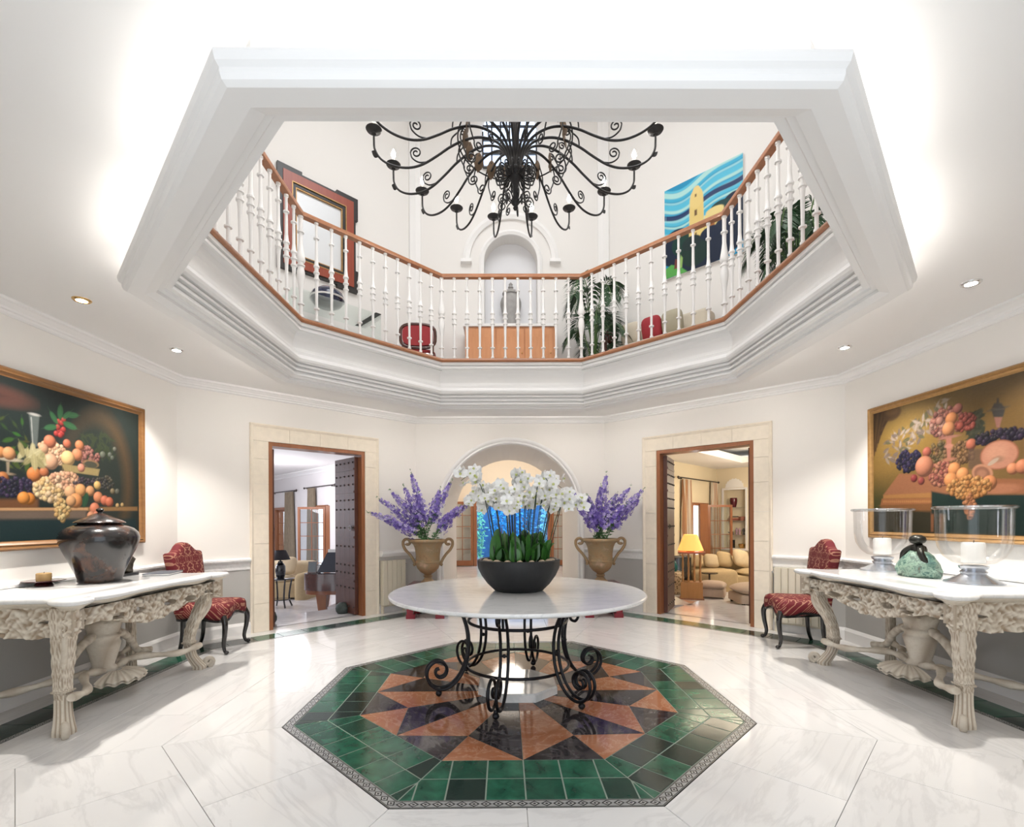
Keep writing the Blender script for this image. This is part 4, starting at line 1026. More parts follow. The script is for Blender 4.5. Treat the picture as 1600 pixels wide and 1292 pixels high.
    m = M(); pr = [(.001,.20),(.085,.20),(.095,.215),(.085,.235),(.07,.25),(.085,.32),(.105,.40),(.112,.43),(.10,.445),(.10,.47),(.115,.48),(.115,.50),(.10,.51),(.11,.56),(.125,.60),(.09,.635),(.001,.64)]
    m.lathe(pr, 40, (0,.50,0), ripple=lambda i, w: 1+.05*abs(math.sin(4*w+i))); carved(m, 'urn', t_, [.25+.7*abs(math.sin(i*.23)) for i in range(len(m.v))])
    m = M()
    def shell(u, v):
        a = PI*(u-.0); r = .04+.17*v*(1+.06*math.cos(a*14)); return (r*math.cos(a)*1.0, .60+r*math.sin(a)*.9, .215-.06*v*v+.012*math.cos(a*14)*v)
    m.grid(shell, 56, 8); m.grid(lambda u, v: (shell(u,v)[0], shell(u,v)[1], shell(u,v)[2]-.02), 56, 8)
    carved(m, 'shell', t_, [.45+.5*abs(math.cos(PI*((i % 57)/56)*14)) for i in range(len(m.v))])
    m = M(); m.lathe([(.05,.64),(.11,.66),(.15,.70),(.16,.745),(.001,.745)], 20, (0,.52,0), ripple=lambda i, w: 1+.12*abs(math.sin(3*w))); carved(m, 'cartouche', t_, [.3+.6*abs(math.sin(i*.9)) for i in range(len(m.v))])
    return t_
CTOP = .9103
con = make_console('carved cream console with marble top carrying the big black jar', (-3.845, -.05, 0), -PI/2)
dup(con, (3.80, -.05, 0), PI/2, 'carved cream console with marble top carrying the two hurricane glasses')

# ------------------------------------------------------------------ damask chairs
t = NT('red_damask'); s = t.n('ShaderNodeSeparateXYZ', {0: t.coord('UV')})
px = t.math('PINGPONG', t.math('ADD', s.outputs[0], 10.5), .14); py_ = t.math('PINGPONG', t.math('ADD', s.outputs[1], 10.0), .22); v_ = t.n('ShaderNodeCombineXYZ', {0: px, 1: py_, 2: 0.0})
f_ = t.n('ShaderNodeTexNoise', {'Vector': v_, 'Scale': 12.5, 'Detail': 1.0, 'Roughness': .4, 'Distortion': 1.1}).outputs[0]
k_ = t.ramp(f_, [(.0,(1,1,1)), (.36,(1,1,1)), (.375,(0,0,0)), (.50,(0,0,0)), (.515,(1,1,1)), (.575,(1,1,1)), (.59,(0,0,0))])
t.p(Base_Color=t.mix(k_, (.125, .004, .009), (.36, .17, .11)), Roughness=.75); t.bump(t.noise(t.coord('UV'), 300, 2), .15, .002); m_damask = t.m
def uvmap(me, fn):
    uv = me.uv_layers.new(name='UVMap'); co = np.empty(len(me.vertices)*3); me.vertices.foreach_get('co', co); co = co.reshape(-1, 3)
    vi = np.empty(len(me.loops), dtype=np.int64); me.loops.foreach_get('vertex_index', vi)
    uv.data.foreach_set('uv', np.array([fn(c) for c in co], dtype=np.float32)[vi].ravel())
def make_chair(lab, loc, rotz):
    t_ = thing('dining_chair', lab, 'chair', loc, rotz, 'red damask chairs')      # faces +y locally
    def seat_pt(u, v):      # u,v in 0..1 over the seat plan
        pass
    plan = [(x, y) for x, y in [(-.235,-.24),(-.12,-.255),(.12,-.255),(.235,-.24),(.262,-.05),(.285,.15),(.29,.235),(.20,.275),(.07,.262),(0,.255),(-.07,.262),(-.20,.275),(-.29,.235),(-.285,.15),(-.262,-.05)]]
    cp = crom([(x, y, 0) for x, y in plan+[plan[0]]], 4)[:-1]; cp = [(p.x, p.y) for p in cp]
    m = M(); rings = []
    def low(p): return .395+.028*math.cos(p[0]*13)*(1 if p[1] > .1 else .3)+.012*math.cos(p[1]*16)
    for sc, dz in ((.97,0),(1.0,.02),(1.012,.05),(1.0,.085),(.96,.11),(.85,.128),(.6,.142),(.25,.148)): rings.append([(x*sc, y*sc, low((x, y))*(1-min(1, dz/.1))+.40*min(1, dz/.1)+dz) for x, y in cp])
    m.loft(rings); o = m.build('seat', m_damask, t_, True, 180); uvmap(o.data, lambda c: (c[0], c[1]+c[2]))
    m = M(); rings = []
    for sc, dz in ((.93,-.022),(.985,-.02),(.99,.004),(.93,.006)): rings.append([(x*sc, y*sc, low((x, y))+dz) for x, y in cp])
    m.loft(rings); m.build('seat_rail', m_blackwood, t_, True, 60)
    # camel-back backrest, leaning back
    hw = .298
    prof = [(-hw*.88,.0),(-hw*.91,.2),(-hw*.97,.45),(-hw*1.02,.60),(-hw*1.01,.632),(-hw*.93,.640),(-hw*.80,.638),(-hw*.66,.648),(-hw*.50,.676),(-hw*.34,.712),(-hw*.17,.735),(0,.742)]
    prof = prof+[(-x, z) for x, z in prof[:-1]][::-1]
    n = len(prof); rings = []
    for sc, dy in ((.97,-.045),(1.0,-.035),(1.012,-.01),(1.012,.01),(1.0,.035),(.96,.05),(.80,.058)): rings.append([(x*sc, -.205-.10*(z/.74)**1.15+dy, .435+(z-.35)*sc+.35-.03*0) for x, z in prof])
    m = M(); m.loft(rings); o = m.build('backrest', m_damask, t_, True, 50); uvmap(o.data, lambda c: (c[0], c[2]))
    for s in (-1, 1):
        pts = crom([(s*.255,.235,.40),(s*.272,.262,.33),(s*.268,.258,.22),(s*.250,.240,.10),(s*.256,.252,.035),(s*.270,.275,.0175)], 6); k = len(pts)
        m = M(); m.tube(pts, [.034-.018*min(1, i/(k*.75)) for i in range(k)], 12); m.ball((s*.270, .275, .022), .024, 10, .9); m.build('front_leg', m_blackwood, t_, True, 70)
        pts = crom([(s*.215,-.18,.40),(s*.215,-.185,.25),(s*.22,-.20,.10),(s*.225,-.23,0.002)], 6); k = len(pts)
        m = M(); m.tube(pts, [.026-.008*i/k for i in range(k)], 10); m.build('rear_leg', m_blackwood, t_, True, 70)
    return t_
ch = make_chair('red damask chair with black legs beside the left doorway', (-3.34, 1.385, 0), -PI/2+.10)
dup(ch, (3.17, 1.42, 0), PI/2-.22, 'red damask chair with black legs in front of the right radiator')

# ------------------------------------------------------------------ things on the left console
t = NT('aged_black_lacquer'); n1 = t.noise(t.coord(), 5, 6, .65, .5); n2 = t.noise(t.coord(), 22, 4)
k_ = t.ramp(n1, [(.5,(0,0,0)), (.66,(1,1,1))]); t.p(Base_Color=t.mix(t.math('MULTIPLY', k_, .8), (.012,.011,.012), (.10,.036,.016)), Roughness=t.math('ADD', t.math('MULTIPLY', n2, .25), .10), Coat_Weight=.5, Coat_Roughness=.12); t.bump(n2, .12, .006); m_lacq = t.m
jr = thing('lidded_jar', 'big bulbous black lacquer jar with a lid on the left console', 'jar', (-3.46, .06, CTOP))
M().lathe([(.001,0),(.165,0),(.178,.012),(.175,.03),(.19,.08),(.235,.19),(.285,.30),(.312,.375),(.318,.42),(.305,.465),(.265,.505),(.205,.532),(.175,.54),(.17,.555)], 64).build('body', m_lacq, jr, True, 60)
ld = M().lathe([(.195,.552),(.205,.556),(.20,.565),(.14,.595),(.085,.622),(.05,.64),(.03,.645),(.001,.647)], 48).build('lid', m_lacq, jr, True, 60)
M().lathe([(.024,.644),(.018,.655),(.03,.668),(.032,.682),(.02,.694),(.001,.698)], 20).build('knob', m_lacq, ld, True); jr.scale = (.84, .84, .88)
dh = thing('candle_dish', 'dark red footed dish holding a stub candle on the left console', 'dish', (-3.69, -.19, CTOP))
M().lathe([(.001,0),(.055,0),(.06,.01),(.05,.022),(.04,.028),(.10,.032),(.135,.042),(.13,.046),(.05,.04),(.001,.04)], 36).build('dish', plain('dark_red_lacquer', (.05,.006,.008), .18, coat=.5), dh, True, 40)
cd = thing('candle', 'short amber candle standing in the dark red dish', 'candle', (-3.69, -.19, CTOP+.041))
M().lathe([(.001,0),(.045,0),(.047,.01),(.047,.055),(.042,.06),(.02,.054),(.001,.054)], 24).build('wax', plain('amber_wax', (.62,.40,.17), .45), cd, True, 40)
M().tube([(0,0,.05),(.003,0,.068)], .002, 6).build('wick', m_black, cd)
bk = thing('notebook', 'dark grey notebook lying flat at the far end of the left console', 'notebook', (-3.33, .62, CTOP), .25)
M().box(-.11, .11, -.16, .16, 0, .004).build('back_cover', plain('grey_cover', (.06,.07,.09), .5), bk)
M().box(-.106, .106, -.156, .156, .004, .016).build('pages', m_white, bk)
M().box(-.11, .11, -.16, .16, .016, .021).build('front_cover', plain('grey_cover_top', (.055,.065,.085), .45), bk)
sc = thing('small_sculpture', 'small dark mottled sculpture half hidden behind the black jar', 'sculpture', (-3.62, .50, CTOP))
m = M(); m.lathe([(.001,.03),(.07,.03),(.085,.07),(.075,.11),(.085,.15),(.055,.20),(.02,.23),(.001,.235)], 22, ripple=lambda i, w: 1+.16*math.sin(3*w+i*1.3)+.08*math.sin(5*w-i)); m.build('figure', plain('mottled_bronze', (.05,.042,.03), .45, .3, noise=.6, scale=30), sc, True, 180)
M().box(-.085, .085, -.085, .085, 0, .03).build('base', m_black, sc)
# ------------------------------------------------------------------ things on the right console
m_sglass = plain('smoked_metal_glass', (.52, .54, .58), .22, .8)
def hurricane(loc, s, lab, clab):
    h = thing('hurricane_lamp', lab, 'candle holder', loc, 0, 'hurricane lamps on the right console')
    M().lathe([(.001,0),(.155*s,0),(.155*s,.008*s),(.13*s,.02*s),(.085*s,.045*s),(.065*s,.06*s),(.072*s,.075*s),(.06*s,.085*s),(.075*s,.10*s),(.078*s,.115*s),(.05*s,.12*s),(.001,.12*s)], 48).build('foot', m_sglass, h, True, 50)
    pr = [(.06,.12),(.11,.135),(.155,.175),(.185,.235),(.196,.30),(.198,.42),(.20,.50)]
    pr = [(r*s, z*s) for r, z in pr]; inn = []
    b = M().lathe(pr, 64).build('glass_bowl', m_glass, h, True, 60)
    M().lathe([(.20*s,.492*s),(.214*s,.496*s),(.218*s,.505*s),(.214*s,.514*s),(.20*s,.516*s),(.194*s,.505*s)], 64).build('rim', glass('thick_glass_rim', (.86,.9,.93), alpha=.12), b, True, 180)
    c = thing('candle', clab, 'candle', (loc[0], loc[1], loc[2]+.1205*s))
    M().lathe([(.001,.015*s),(.058*s,.015*s),(.062*s,.02*s),(.062*s,.135*s),(.056*s,.15*s),(.03*s,.14*s),(.001,.138*s)], 28, ripple=lambda i, w: 1+.015*math.sin(5*w+i)).build('wax', plain('white_wax', (.88,.86,.82), .5), c, True, 60)
    M().tube([(0,0,.135*s),(.004,0,.165*s)], .0025, 6).build('wick', m_black, c)
hurricane((3.50, .60, CTOP), 1.14, 'glass hurricane lamp standing beside the red chair end of the console', 'white pillar candle in the hurricane lamp nearer the red chair')
hurricane((3.47, -.33, CTOP), 1.14, 'glass hurricane lamp nearest the picture edge on the right console', 'white pillar candle in the hurricane lamp near the picture edge')
t = NT('verdigris_stone'); n1 = t.noise(t.coord(), 16, 7, .65, .8); t.p(Base_Color=t.ramp(n1, [(.28,(.02,.035,.03)),(.42,(.07,.17,.14)),(.52,(.30,.42,.32)),(.6,(.12,.20,.17)),(.7,(.15,.12,.08)),(.85,(.45,.50,.40))]), Roughness=.4); t.bump(n1, .5, .02); m_verd = t.m
sc = thing('sculpture', 'mottled green stone and bronze figure sculpture between the hurricane lamps', 'sculpture', (3.42, .10, CTOP))
rings = []; rr = random.Random(5)
for i, (w, d, z) in enumerate(((.165,.11,0),(.178,.125,.02),(.185,.13,.055),(.172,.122,.09),(.158,.11,.125),(.130,.095,.155),(.112,.085,.185),(.078,.062,.21),(.04,.04,.225))):
    rings.append([(d*math.cos(2*PI*k/20)*(1+rr.uniform(-.10,.10)), w*math.sin(2*PI*k/20)*(1+rr.uniform(-.09,.09)), z+(rr.uniform(-.010,.010) if 0 < i else 0)) for k in range(20)])
M().loft(rings).build('rock', m_verd, sc, True, 32)
m_brz = plain('dark_bronze', (.035,.035,.03), .35, .7, noise=.4, scale=30)
fig = M()
for s_ in (-1, 1): fig.tube(crom([(-.04,s_*.12,.12),(-.055,s_*.085,.20),(-.02,s_*.045,.245),(0,0,.25)], 5), .024, 10)
fig.loft([[(.0+r*math.cos(2*PI*k/16)*.8, r*math.sin(2*PI*k/16), z) for k in range(16)] for r, z in ((.05,.19),(.065,.225),(.055,.255),(.03,.27),(.028,.285))])
fig.build('figure', m_brz, sc, True, 180)
M().lathe([(.02,.272),(.052,.285),(.066,.31),(.058,.335),(.03,.352),(.001,.356)], 20, (-.01,.0,0), ripple=lambda i, w: 1+.08*math.sin(2*w)).build('head', m_brz, sc, True, 180)

# ------------------------------------------------------------------ paintings: coloured brushwork in a vertex colour layer on each canvas
class Canvas:
    def __init__(self, w, h, nx, ny, bg):
        self.w, self.h, self.nx, self.ny = w, h, nx, ny
        self.X, self.Y = np.meshgrid(np.linspace(0, w, nx+1), np.linspace(0, h, ny+1)); self.c = np.zeros((ny+1, nx+1, 3)); self.c[:] = bg
    def put(self, mask, col, a=1.0):
        m = np.clip(mask, 0, 1)[..., None]*a; self.c = self.c*(1-m)+np.array(col)*m
    def soft(self, d, e): return np.clip(.5-d/e, 0, 1)
    def ell(self, x, y, rx, ry=None, col=(1,1,1), a=1, e=.01, rot=0):
        ry = ry or rx; R_ = max(rx, ry)+e+.02; W_ = self.win(x, y, R_, R_)
        if W_ is None: return
        dx, dy = self.X[W_]-x, self.Y[W_]-y
        if rot: c, s = math.cos(rot), math.sin(rot); dx, dy = c*dx+s*dy, -s*dx+c*dy
        d = (np.sqrt((dx/rx)**2+(dy/ry)**2)-1)*min(rx, ry); mk = np.clip(self.soft(d, e), 0, 1)[..., None]*a; self.c[W_] = self.c[W_]*(1-mk)+np.array(col)*mk
    def fruit(self, x, y, r, col, hl=1.0):
        W_ = self.win(x, y, r+.02, r+.02)
        if W_ is None: return
        dx, dy = (self.X[W_]-x)/r, (self.Y[W_]-y)/r; q = dx*dx+dy*dy; z = np.sqrt(np.clip(1-q, 0, 1))
        sh = np.clip(-.45*dx+.55*dy+.70*z, 0, 1); m = self.soft((np.sqrt(q)-1)*r, .008)
        colr = np.array(col)*(.22+.95*sh[..., None])+hl*.25*np.clip(sh-.85, 0, 1)[..., None]*4*np.array((1,.9,.75))*.35
        self.c[W_] = self.c[W_]*(1-m[..., None])+colr*m[..., None]
    def win(self, x, y, rx, ry):
        i0, i1 = int((x-rx)/self.w*self.nx), int((x+rx)/self.w*self.nx)+2; j0, j1 = int((y-ry)/self.h*self.ny), int((y+ry)/self.h*self.ny)+2
        i0, j0, i1, j1 = max(0, i0), max(0, j0), min(self.nx+1, i1), min(self.ny+1, j1)
        return (slice(j0, j1), slice(i0, i1)) if i1 > i0 and j1 > j0 else None
    def grapes(self, x, y, rx, ry, n, r, cols, rr, down=0.0):
        for i in range(n):
            while True:
                u, v = rr.uniform(-1, 1), rr.uniform(-1, 1)
                if u*u+v*v < 1: break
            c = cols[rr.randrange(len(cols))]; k = 1-.5*max(0, -v)*down; self.fruit(x+u*rx*k, y+v*ry, r*rr.uniform(.8, 1.15), c)
    def leaf(self, x, y, L, rot, col): self.ell(x, y, L, L*.42, col, .95, .008, rot); self.ell(x, y, L*.9, L*.03, tuple(min(1, v*1.6) for v in col), .6, .006, rot)
    def poly(self, pts, col, a=1, e=.012):
        d = np.full(self.X.shape, -9.0); n = len(pts); ar = sum(pts[i][0]*pts[(i+1)%n][1]-pts[(i+1)%n][0]*pts[i][1] for i in range(n)); sg = 1 if ar > 0 else -1
        for i in range(n):
            (x0, y0), (x1, y1) = pts[i], pts[(i+1) % n]; L = math.hypot(x1-x0, y1-y0); d = np.maximum(d, sg*((y1-y0)*(self.X-x0)-(x1-x0)*(self.Y-y0))/L)
        self.put(self.soft(d, e), col, a)
    def build(self, par, Fm, mat=None):
        v = np.stack([self.X, np.zeros_like(self.X), self.Y], -1).reshape(-1, 3); n1 = self.nx+1
        fs = [(j*n1+i, j*n1+i+1, (j+1)*n1+i+1, (j+1)*n1+i) for j in range(self.ny) for i in range(self.nx)]
        me = bpy.data.meshes.new('canvas'); me.from_pydata([tuple(Fm @ Vector(p)) for p in v], [], fs); me.materials.append(mat or m_paint)
        ca = me.color_attributes.new('paint', 'FLOAT_COLOR', 'POINT'); cc = np.ones((len(v), 4), np.float32); cc[:, :3] = np.clip(self.c.reshape(-1, 3), 0, 1); ca.data.foreach_set('color', cc.ravel())
        return link('canvas', me, par)
def pic_frame(par, w, h, fw, depth, mat, Fm):
    prof = [(0,0),(0,-depth*.7),(fw*.2,-depth),(fw*.45,-depth*.8),(fw*.6,-depth*.95),(fw*.85,-depth*.5),(fw,-depth*.45),(fw,0)]
    rings = []
    for cx, cy, sx, sy in ((0,0,1,1),(w,0,-1,1),(w,h,-1,-1),(0,h,1,-1),(0,0,1,1)): rings.append([tuple(Fm @ Vector((cx+sx*a, d, cy+sy*a))) for a, d in prof])
    m = M(); m.loft(rings, cap=False); return m.build('frame', mat, par, True, 40)
# local painting frame: x rightwards as seen, y into the wall, z up
PW, PH = 2.16, 1.38; W2 = PW+.2
def wall_pt(u, v, xw):                       # where a sight line meets the side wall: (y, z, metres per pixel)
    k = (xw+.1034)/((u-794.33)/758.65+.0084); return k-4.0, EYE-k*(v-812.78)/758.65, k/758.65
class Brush:
    """painter working in the coordinates of a photograph detail"""
    def __init__(self, c, u0, v0, sc, xw, y0, z0, sg): self.c, self.u0, self.v0, self.sc, self.xw, self.y0, self.z0, self.sg = c, u0, v0, sc, xw, y0, z0, sg
    def p(self, a, b):
        y, z, m = wall_pt(self.u0+a/self.sc, self.v0+b/self.sc, self.xw); return (y-self.y0)*self.sg, z-self.z0, m/self.sc
    def f(self, a, b, r, col): x, z, m = self.p(a, b); self.c.fruit(x, z, r*m*1.12, col)
    def e(self, a, b, rx, ry, col, al=1, soft=.01, rot=0): x, z, m = self.p(a, b); self.c.ell(x, z, rx*m*1.25, ry*m, col, al, soft, rot)
    def g(self, a, b, rx, ry, n, r, cols, rr, down=0): x, z, m = self.p(a, b); self.c.grapes(x, z, rx*m*1.25, ry*m, n, r*m, cols, rr, down)
    def q(self, pts, col, al=1, soft=.012): self.c.poly([self.p(a, b)[:2] for a, b in pts], col, al, soft)
    def l(self, a, b, L, rot, col): x, z, m = self.p(a, b); self.c.leaf(x, z, L*m*1.2, rot, col)
def varnish(c, rr, amt=.10):
    n = np.random.RandomState(3).rand(*c.X.shape); n = (n+np.roll(n,1,0)+np.roll(n,1,1)+np.roll(n,2,1)+np.roll(n,-1,1))/5
    c.c *= (1-amt+2*amt*n)[..., None]
rr = random.Random(11)
c = Canvas(PW, PH, 420, 270, (.013, .019, .018)); b = Brush(c, 0, 560, 4.0375, -3.85, -1.105, 1.19, 1)
c.put(np.clip((c.X-1.0)*.5, 0, .5), (.026, .034, .028))
b.e(640,760,205,430,(.085,.05,.024),.75,.10); b.e(610,790,180,400,(.02,.026,.022),1,.10); b.e(-20,215,170,55,(.13,.045,.03),.7,.08); b.e(-30,215,110,30,(.04,.02,.018),.9,.05)
b.q([(-900,935),(870,925),(870,950),(-900,950)], (.20,.11,.045)); b.q([(-900,870),(250,875),(250,935),(-900,935)], (.15,.062,.025), .8, .03); b.q([(-900,950),(550,945),(550,1000),(-900,1010)], (.17,.12,.09), .7, .03); b.q([(-900,1005),(860,1000),(860,1200),(-900,1200)], (.012,.026,.028), 1, .03)
b.q([(-900,925),(560,930),(560,945),(-900,942)], (.42,.24,.12), .9, .006)
for i in range(90): b.l(rr.uniform(-560,190), rr.uniform(360,700), rr.uniform(14,34), rr.uniform(0,3.1), (.018+.03*rr.random(), .04+.05*rr.random(), .016))
for i in range(60): b.l(rr.uniform(520,720), rr.uniform(470,620), rr.uniform(10,22), rr.uniform(0,3.1), (.03, .04, .02))
b.q([(195,345),(260,345),(245,545),(212,545)], (.14,.16,.15), .55); b.e(228,345,28,8,(.42,.40,.37),.8); b.q([(205,360),(212,360),(220,530),(216,530)], (.4,.4,.38), .6, .004)
b.e(70,625,70,12,(.34,.29,.22)); b.q([(52,640),(72,640),(68,715),(56,715)], (.26,.2,.14)); b.e(62,715,30,8,(.24,.18,.12))
for a, z, r, k in ((15,580,32,(.52,.22,.08)),(70,588,37,(.56,.27,.12)),(30,740,34,(.40,.15,.05)),(225,720,42,(.50,.17,.05)),(288,705,28,(.42,.14,.06)),(-60,590,34,(.5,.2,.08))): b.f(a, z, r, k)
b.g(110,800,135,62,110,13,[(.025,.024,.055),(.045,.028,.07),(.016,.016,.03)],rr,.3); b.g(-160,790,150,60,90,13,[(.03,.025,.05),(.05,.03,.06)],rr,.3)
b.f(196,872,34,(.58,.21,.04)); b.f(160,868,36,(.62,.24,.05))
b.g(340,590,80,70,150,14,[(.56,.33,.19),(.50,.26,.16),(.62,.42,.27)],rr); b.g(560,600,70,50,70,12,[(.20,.08,.07),(.26,.11,.09)],rr)
for a, z, r, k in ((325,515,37,(.46,.15,.08)),(432,528,25,(.44,.13,.07)),(510,540,29,(.48,.18,.08)),(495,597,34,(.50,.20,.10)),(437,620,43,(.66,.42,.19)),(330,640,45,(.56,.32,.2)),(285,560,30,(.5,.28,.17)),(655,600,21,(.11,.12,.09)),(700,600,16,(.10,.11,.09)),(730,565,14,(.12,.12,.10)),(715,620,15,(.09,.10,.08))): b.f(a, z, r, k)
for a, z in ((385,445),(365,465),(400,465),(380,390),(400,400),(375,425),(410,440),(390,475),(412,380)): b.f(a, z, 16, (.36,.04,.035))
for a, z, L, r in ((330,425,36,.3),(450,415,40,-.2),(465,350,36,.2),(390,330,38,1.5),(350,365,34,2.2),(430,350,30,.8)): b.l(a, z, L, r, (.03,.10,.04))
b.q([(395,655),(635,690),(625,730),(415,700)], (.30,.23,.10))
for i in range(26): b.q([(400+9*i,659+1.3*i),(404+9*i,659+1.3*i),(404+9*i,703+.9*i),(400+9*i,703+.9*i)], (.13,.09,.04), .8, .004)
b.e(580,655,48,26,(.24,.15,.07),.6,.006); b.e(580,660,38,20,(.05,.05,.035),1,.006); b.f(520,680,24,(.52,.22,.15))
b.g(330,815,90,75,190,17,[(.62,.44,.22),(.68,.52,.30),(.52,.34,.15),(.58,.42,.26)],rr,.4); b.g(420,760,80,50,100,15,[(.52,.30,.18),(.60,.40,.26),(.46,.24,.15)],rr); b.g(400,950,42,65,45,15,[(.56,.40,.18),(.48,.30,.12),(.60,.46,.22)],rr,.8)
b.g(560,770,90,30,60,10,[(.04,.03,.05),(.07,.05,.06),(.03,.03,.03)],rr); b.g(670,775,55,40,50,10,[(.04,.04,.04),(.08,.07,.05)],rr)
for a, z, r, k in ((450,830,36,(.60,.34,.18)),(515,820,36,(.60,.30,.12)),(485,885,42,(.60,.26,.10)),(455,888,32,(.56,.3,.14)),(575,825,29,(.54,.26,.12)),(620,790,24,(.56,.36,.13)),(625,865,32,(.52,.20,.10)),(665,885,28,(.48,.14,.08)),(695,895,28,(.46,.13,.07)),(603,935,33,(.54,.18,.10)),(580,982,27,(.54,.24,.13)),(612,975,22,(.50,.17,.10)),(715,828,17,(.18,.14,.08)),(745,830,17,(.10,.10,.08)),(745,917,13,(.45,.3,.13)),(775,913,12,(.42,.28,.12))): b.f(a, z, r, k)
for i in range(16): b.l(190+rr.uniform(-50,95), 610+rr.uniform(-50,60), rr.uniform(22,48), rr.uniform(0,3.1), ((.30,.26,.13),(.22,.19,.09),(.36,.32,.18))[i % 3])
b.l(545,880,40,1.3,(.02,.06,.03)); varnish(c, rr); c.c *= .86
pt = thing('painting', 'dark still life painting of fruit with brown frame above the left console', 'painting', (-3.85, -1.105+.0, 1.19))
Fp = Matrix(((0,-1,0,0),(1,0,0,0),(0,0,1,0),(0,0,0,1)))
c.build(pt, Fp @ Matrix.Translation((0,-.02,0))); pic_frame(pt, PW, PH, .072, .045, wood('picture_frame_brown', (.16,.065,.022), (.30,.15,.05), .35, axis=1), Fp)
M().box(0, PW, -.018, -.002, 0, PH).xf(Fp).build('backing', m_blackwood, pt)
# right: golden ground
rr = random.Random(23)
c = Canvas(W2, PH, 440, 270, (.20, .115, .03)); b = Brush(c, 1350, 560, 4.308, 3.85, 1.20, 1.20, -1)
c.put(np.clip(1-np.abs(c.X-.45)*1.3, 0, .8)*np.clip(c.Y*1.3-.5, 0, 1), (.32, .20, .05)); c.put(np.clip((c.X-.9)*.8, 0, .85), (.10, .06, .028)); c.put(np.clip(c.Y-1.05, 0, .3)*2.4, (.085,.06,.035)); c.put(np.clip(.70-c.Y, 0, .3)*3.2*np.clip(1.1-c.X, 0, 1), (.05, .052, .016))
for i in range(10): b.q([(74+9*i,720-28*i),(86+9*i,720-28*i),(110+17*i,330),(88+17*i,330)], ((.095,.05,.022),(.045,.024,.012))[i % 2], .9, .015)
b.e(220,375,62,52,(.085,.045,.022),.95,.02); b.e(222,360,45,30,(.16,.09,.04),.7,.03)
b.q([(270,785),(700,800),(700,930),(160,930)], (.30,.125,.06), 1, .012); b.q([(160,930),(500,915),(500,950),(160,955)], (.36,.17,.055)); b.q([(130,1000),(500,985),(500,1050),(160,1030)], (.20,.085,.03)); b.q([(150,955),(500,950),(500,988),(140,1000)], (.30,.12,.045)); b.q([(80,1030),(560,1045),(560,1200),(80,1180)], (.03,.026,.014), 1, .03)
for i in range(24): b.e(165+14*i, 975, 6, 9, (.42,.19,.07), .7, .006)
for x in (485, 545): b.q([(x,1050),(x+22,1050),(x+18,1180),(x,1180)], (.20,.08,.035))
b.q([(490,905),(620,930),(620,1060),(490,1060)], (.012,.028,.022), 1, .02); b.q([(600,930),(1500,930),(1500,1230),(580,1190)], (.010,.024,.02), 1, .02); b.q([(760,820),(1500,830),(1500,930),(760,925)], (.26,.10,.045), 1, .02); b.e(960,890,110,34,(.36,.15,.08),.9,.02)
for i in range(120):
    a = rr.uniform(180,600); z = 640-(a-200)*.72+rr.uniform(-85,75); b.l(a, z, rr.uniform(10,26), rr.uniform(0,3.1), ((.26,.20,.15),(.10,.095,.05),(.34,.27,.22),(.16,.12,.10))[rr.randrange(4)])
for i in range(70): b.l(rr.uniform(740,850), rr.uniform(360,560), rr.uniform(12,26), rr.uniform(0,3.1), ((.05,.05,.03),(.03,.035,.02))[i % 2])
b.g(335,700,78,72,130,14,[(.02,.02,.05),(.035,.026,.075),(.014,.014,.025)],rr)
b.g(590,440,95,100,150,17,[(.28,.10,.075),(.36,.15,.11),(.22,.085,.07),(.40,.22,.17)],rr); b.g(730,440,60,60,60,17,[(.30,.07,.05),(.24,.06,.045)],rr); b.g(550,640,70,70,80,15,[(.16,.11,.05),(.10,.08,.04),(.22,.12,.06)],rr); b.g(700,650,70,80,120,15,[(.20,.11,.05),(.26,.14,.06),(.14,.075,.035)],rr); b.g(560,790,75,80,150,15,[(.34,.11,.08),(.28,.085,.065),(.42,.18,.11)],rr)
b.e(610,540,62,10,(.34,.15,.11)); b.q([(592,545),(632,545),(622,690),(600,690)], (.40,.16,.11)); b.e(612,600,26,14,(.46,.2,.14)); b.e(612,690,40,12,(.38,.16,.10))
for a, z, r, k in ((675,345,31,(.44,.16,.12)),(630,415,40,(.66,.26,.10)),(610,482,43,(.66,.28,.12)),(765,588,34,(.46,.14,.08)),(690,465,24,(.38,.09,.06)),(460,640,31,(.42,.12,.08)),(442,738,64,(.60,.24,.14)),(372,818,24,(.30,.05,.05)),(421,836,24,(.32,.07,.06)),(648,757,42,(.66,.27,.10)),(625,830,46,(.66,.27,.10)),(706,792,42,(.68,.29,.11)),(550,430,26,(.42,.2,.15))): b.f(a, z, r, k)
b.g(960,535,140,45,110,18,[(.025,.02,.035),(.04,.025,.05),(.015,.014,.02)],rr); b.q([(745,620),(850,620),(850,760),(745,760)], (.10,.06,.04), .8, .02)
b.e(955,660,104,100,(.26,.10,.055)); b.e(955,660,96,92,(.42,.19,.12),1,.012); b.e(940,640,55,55,(.50,.25,.16),.6,.05); b.e(950,690,32,22,(.30,.16,.10),1,.02); b.e(915,708,34,14,(.40,.30,.22),1,.006,.5)
b.e(840,783,60,58,(.40,.19,.11),1,.01,-.4); b.e(838,785,45,44,(.22,.10,.06),1,.012,-.4); b.e(836,788,25,26,(.32,.15,.09),1,.02)
for a, z, r, k in ((890,850,46,(.62,.24,.10)),(1050,755,36,(.60,.23,.11)),(1120,740,45,(.55,.2,.1)),(1250,700,80,(.5,.22,.14))): b.f(a, z, r, k)
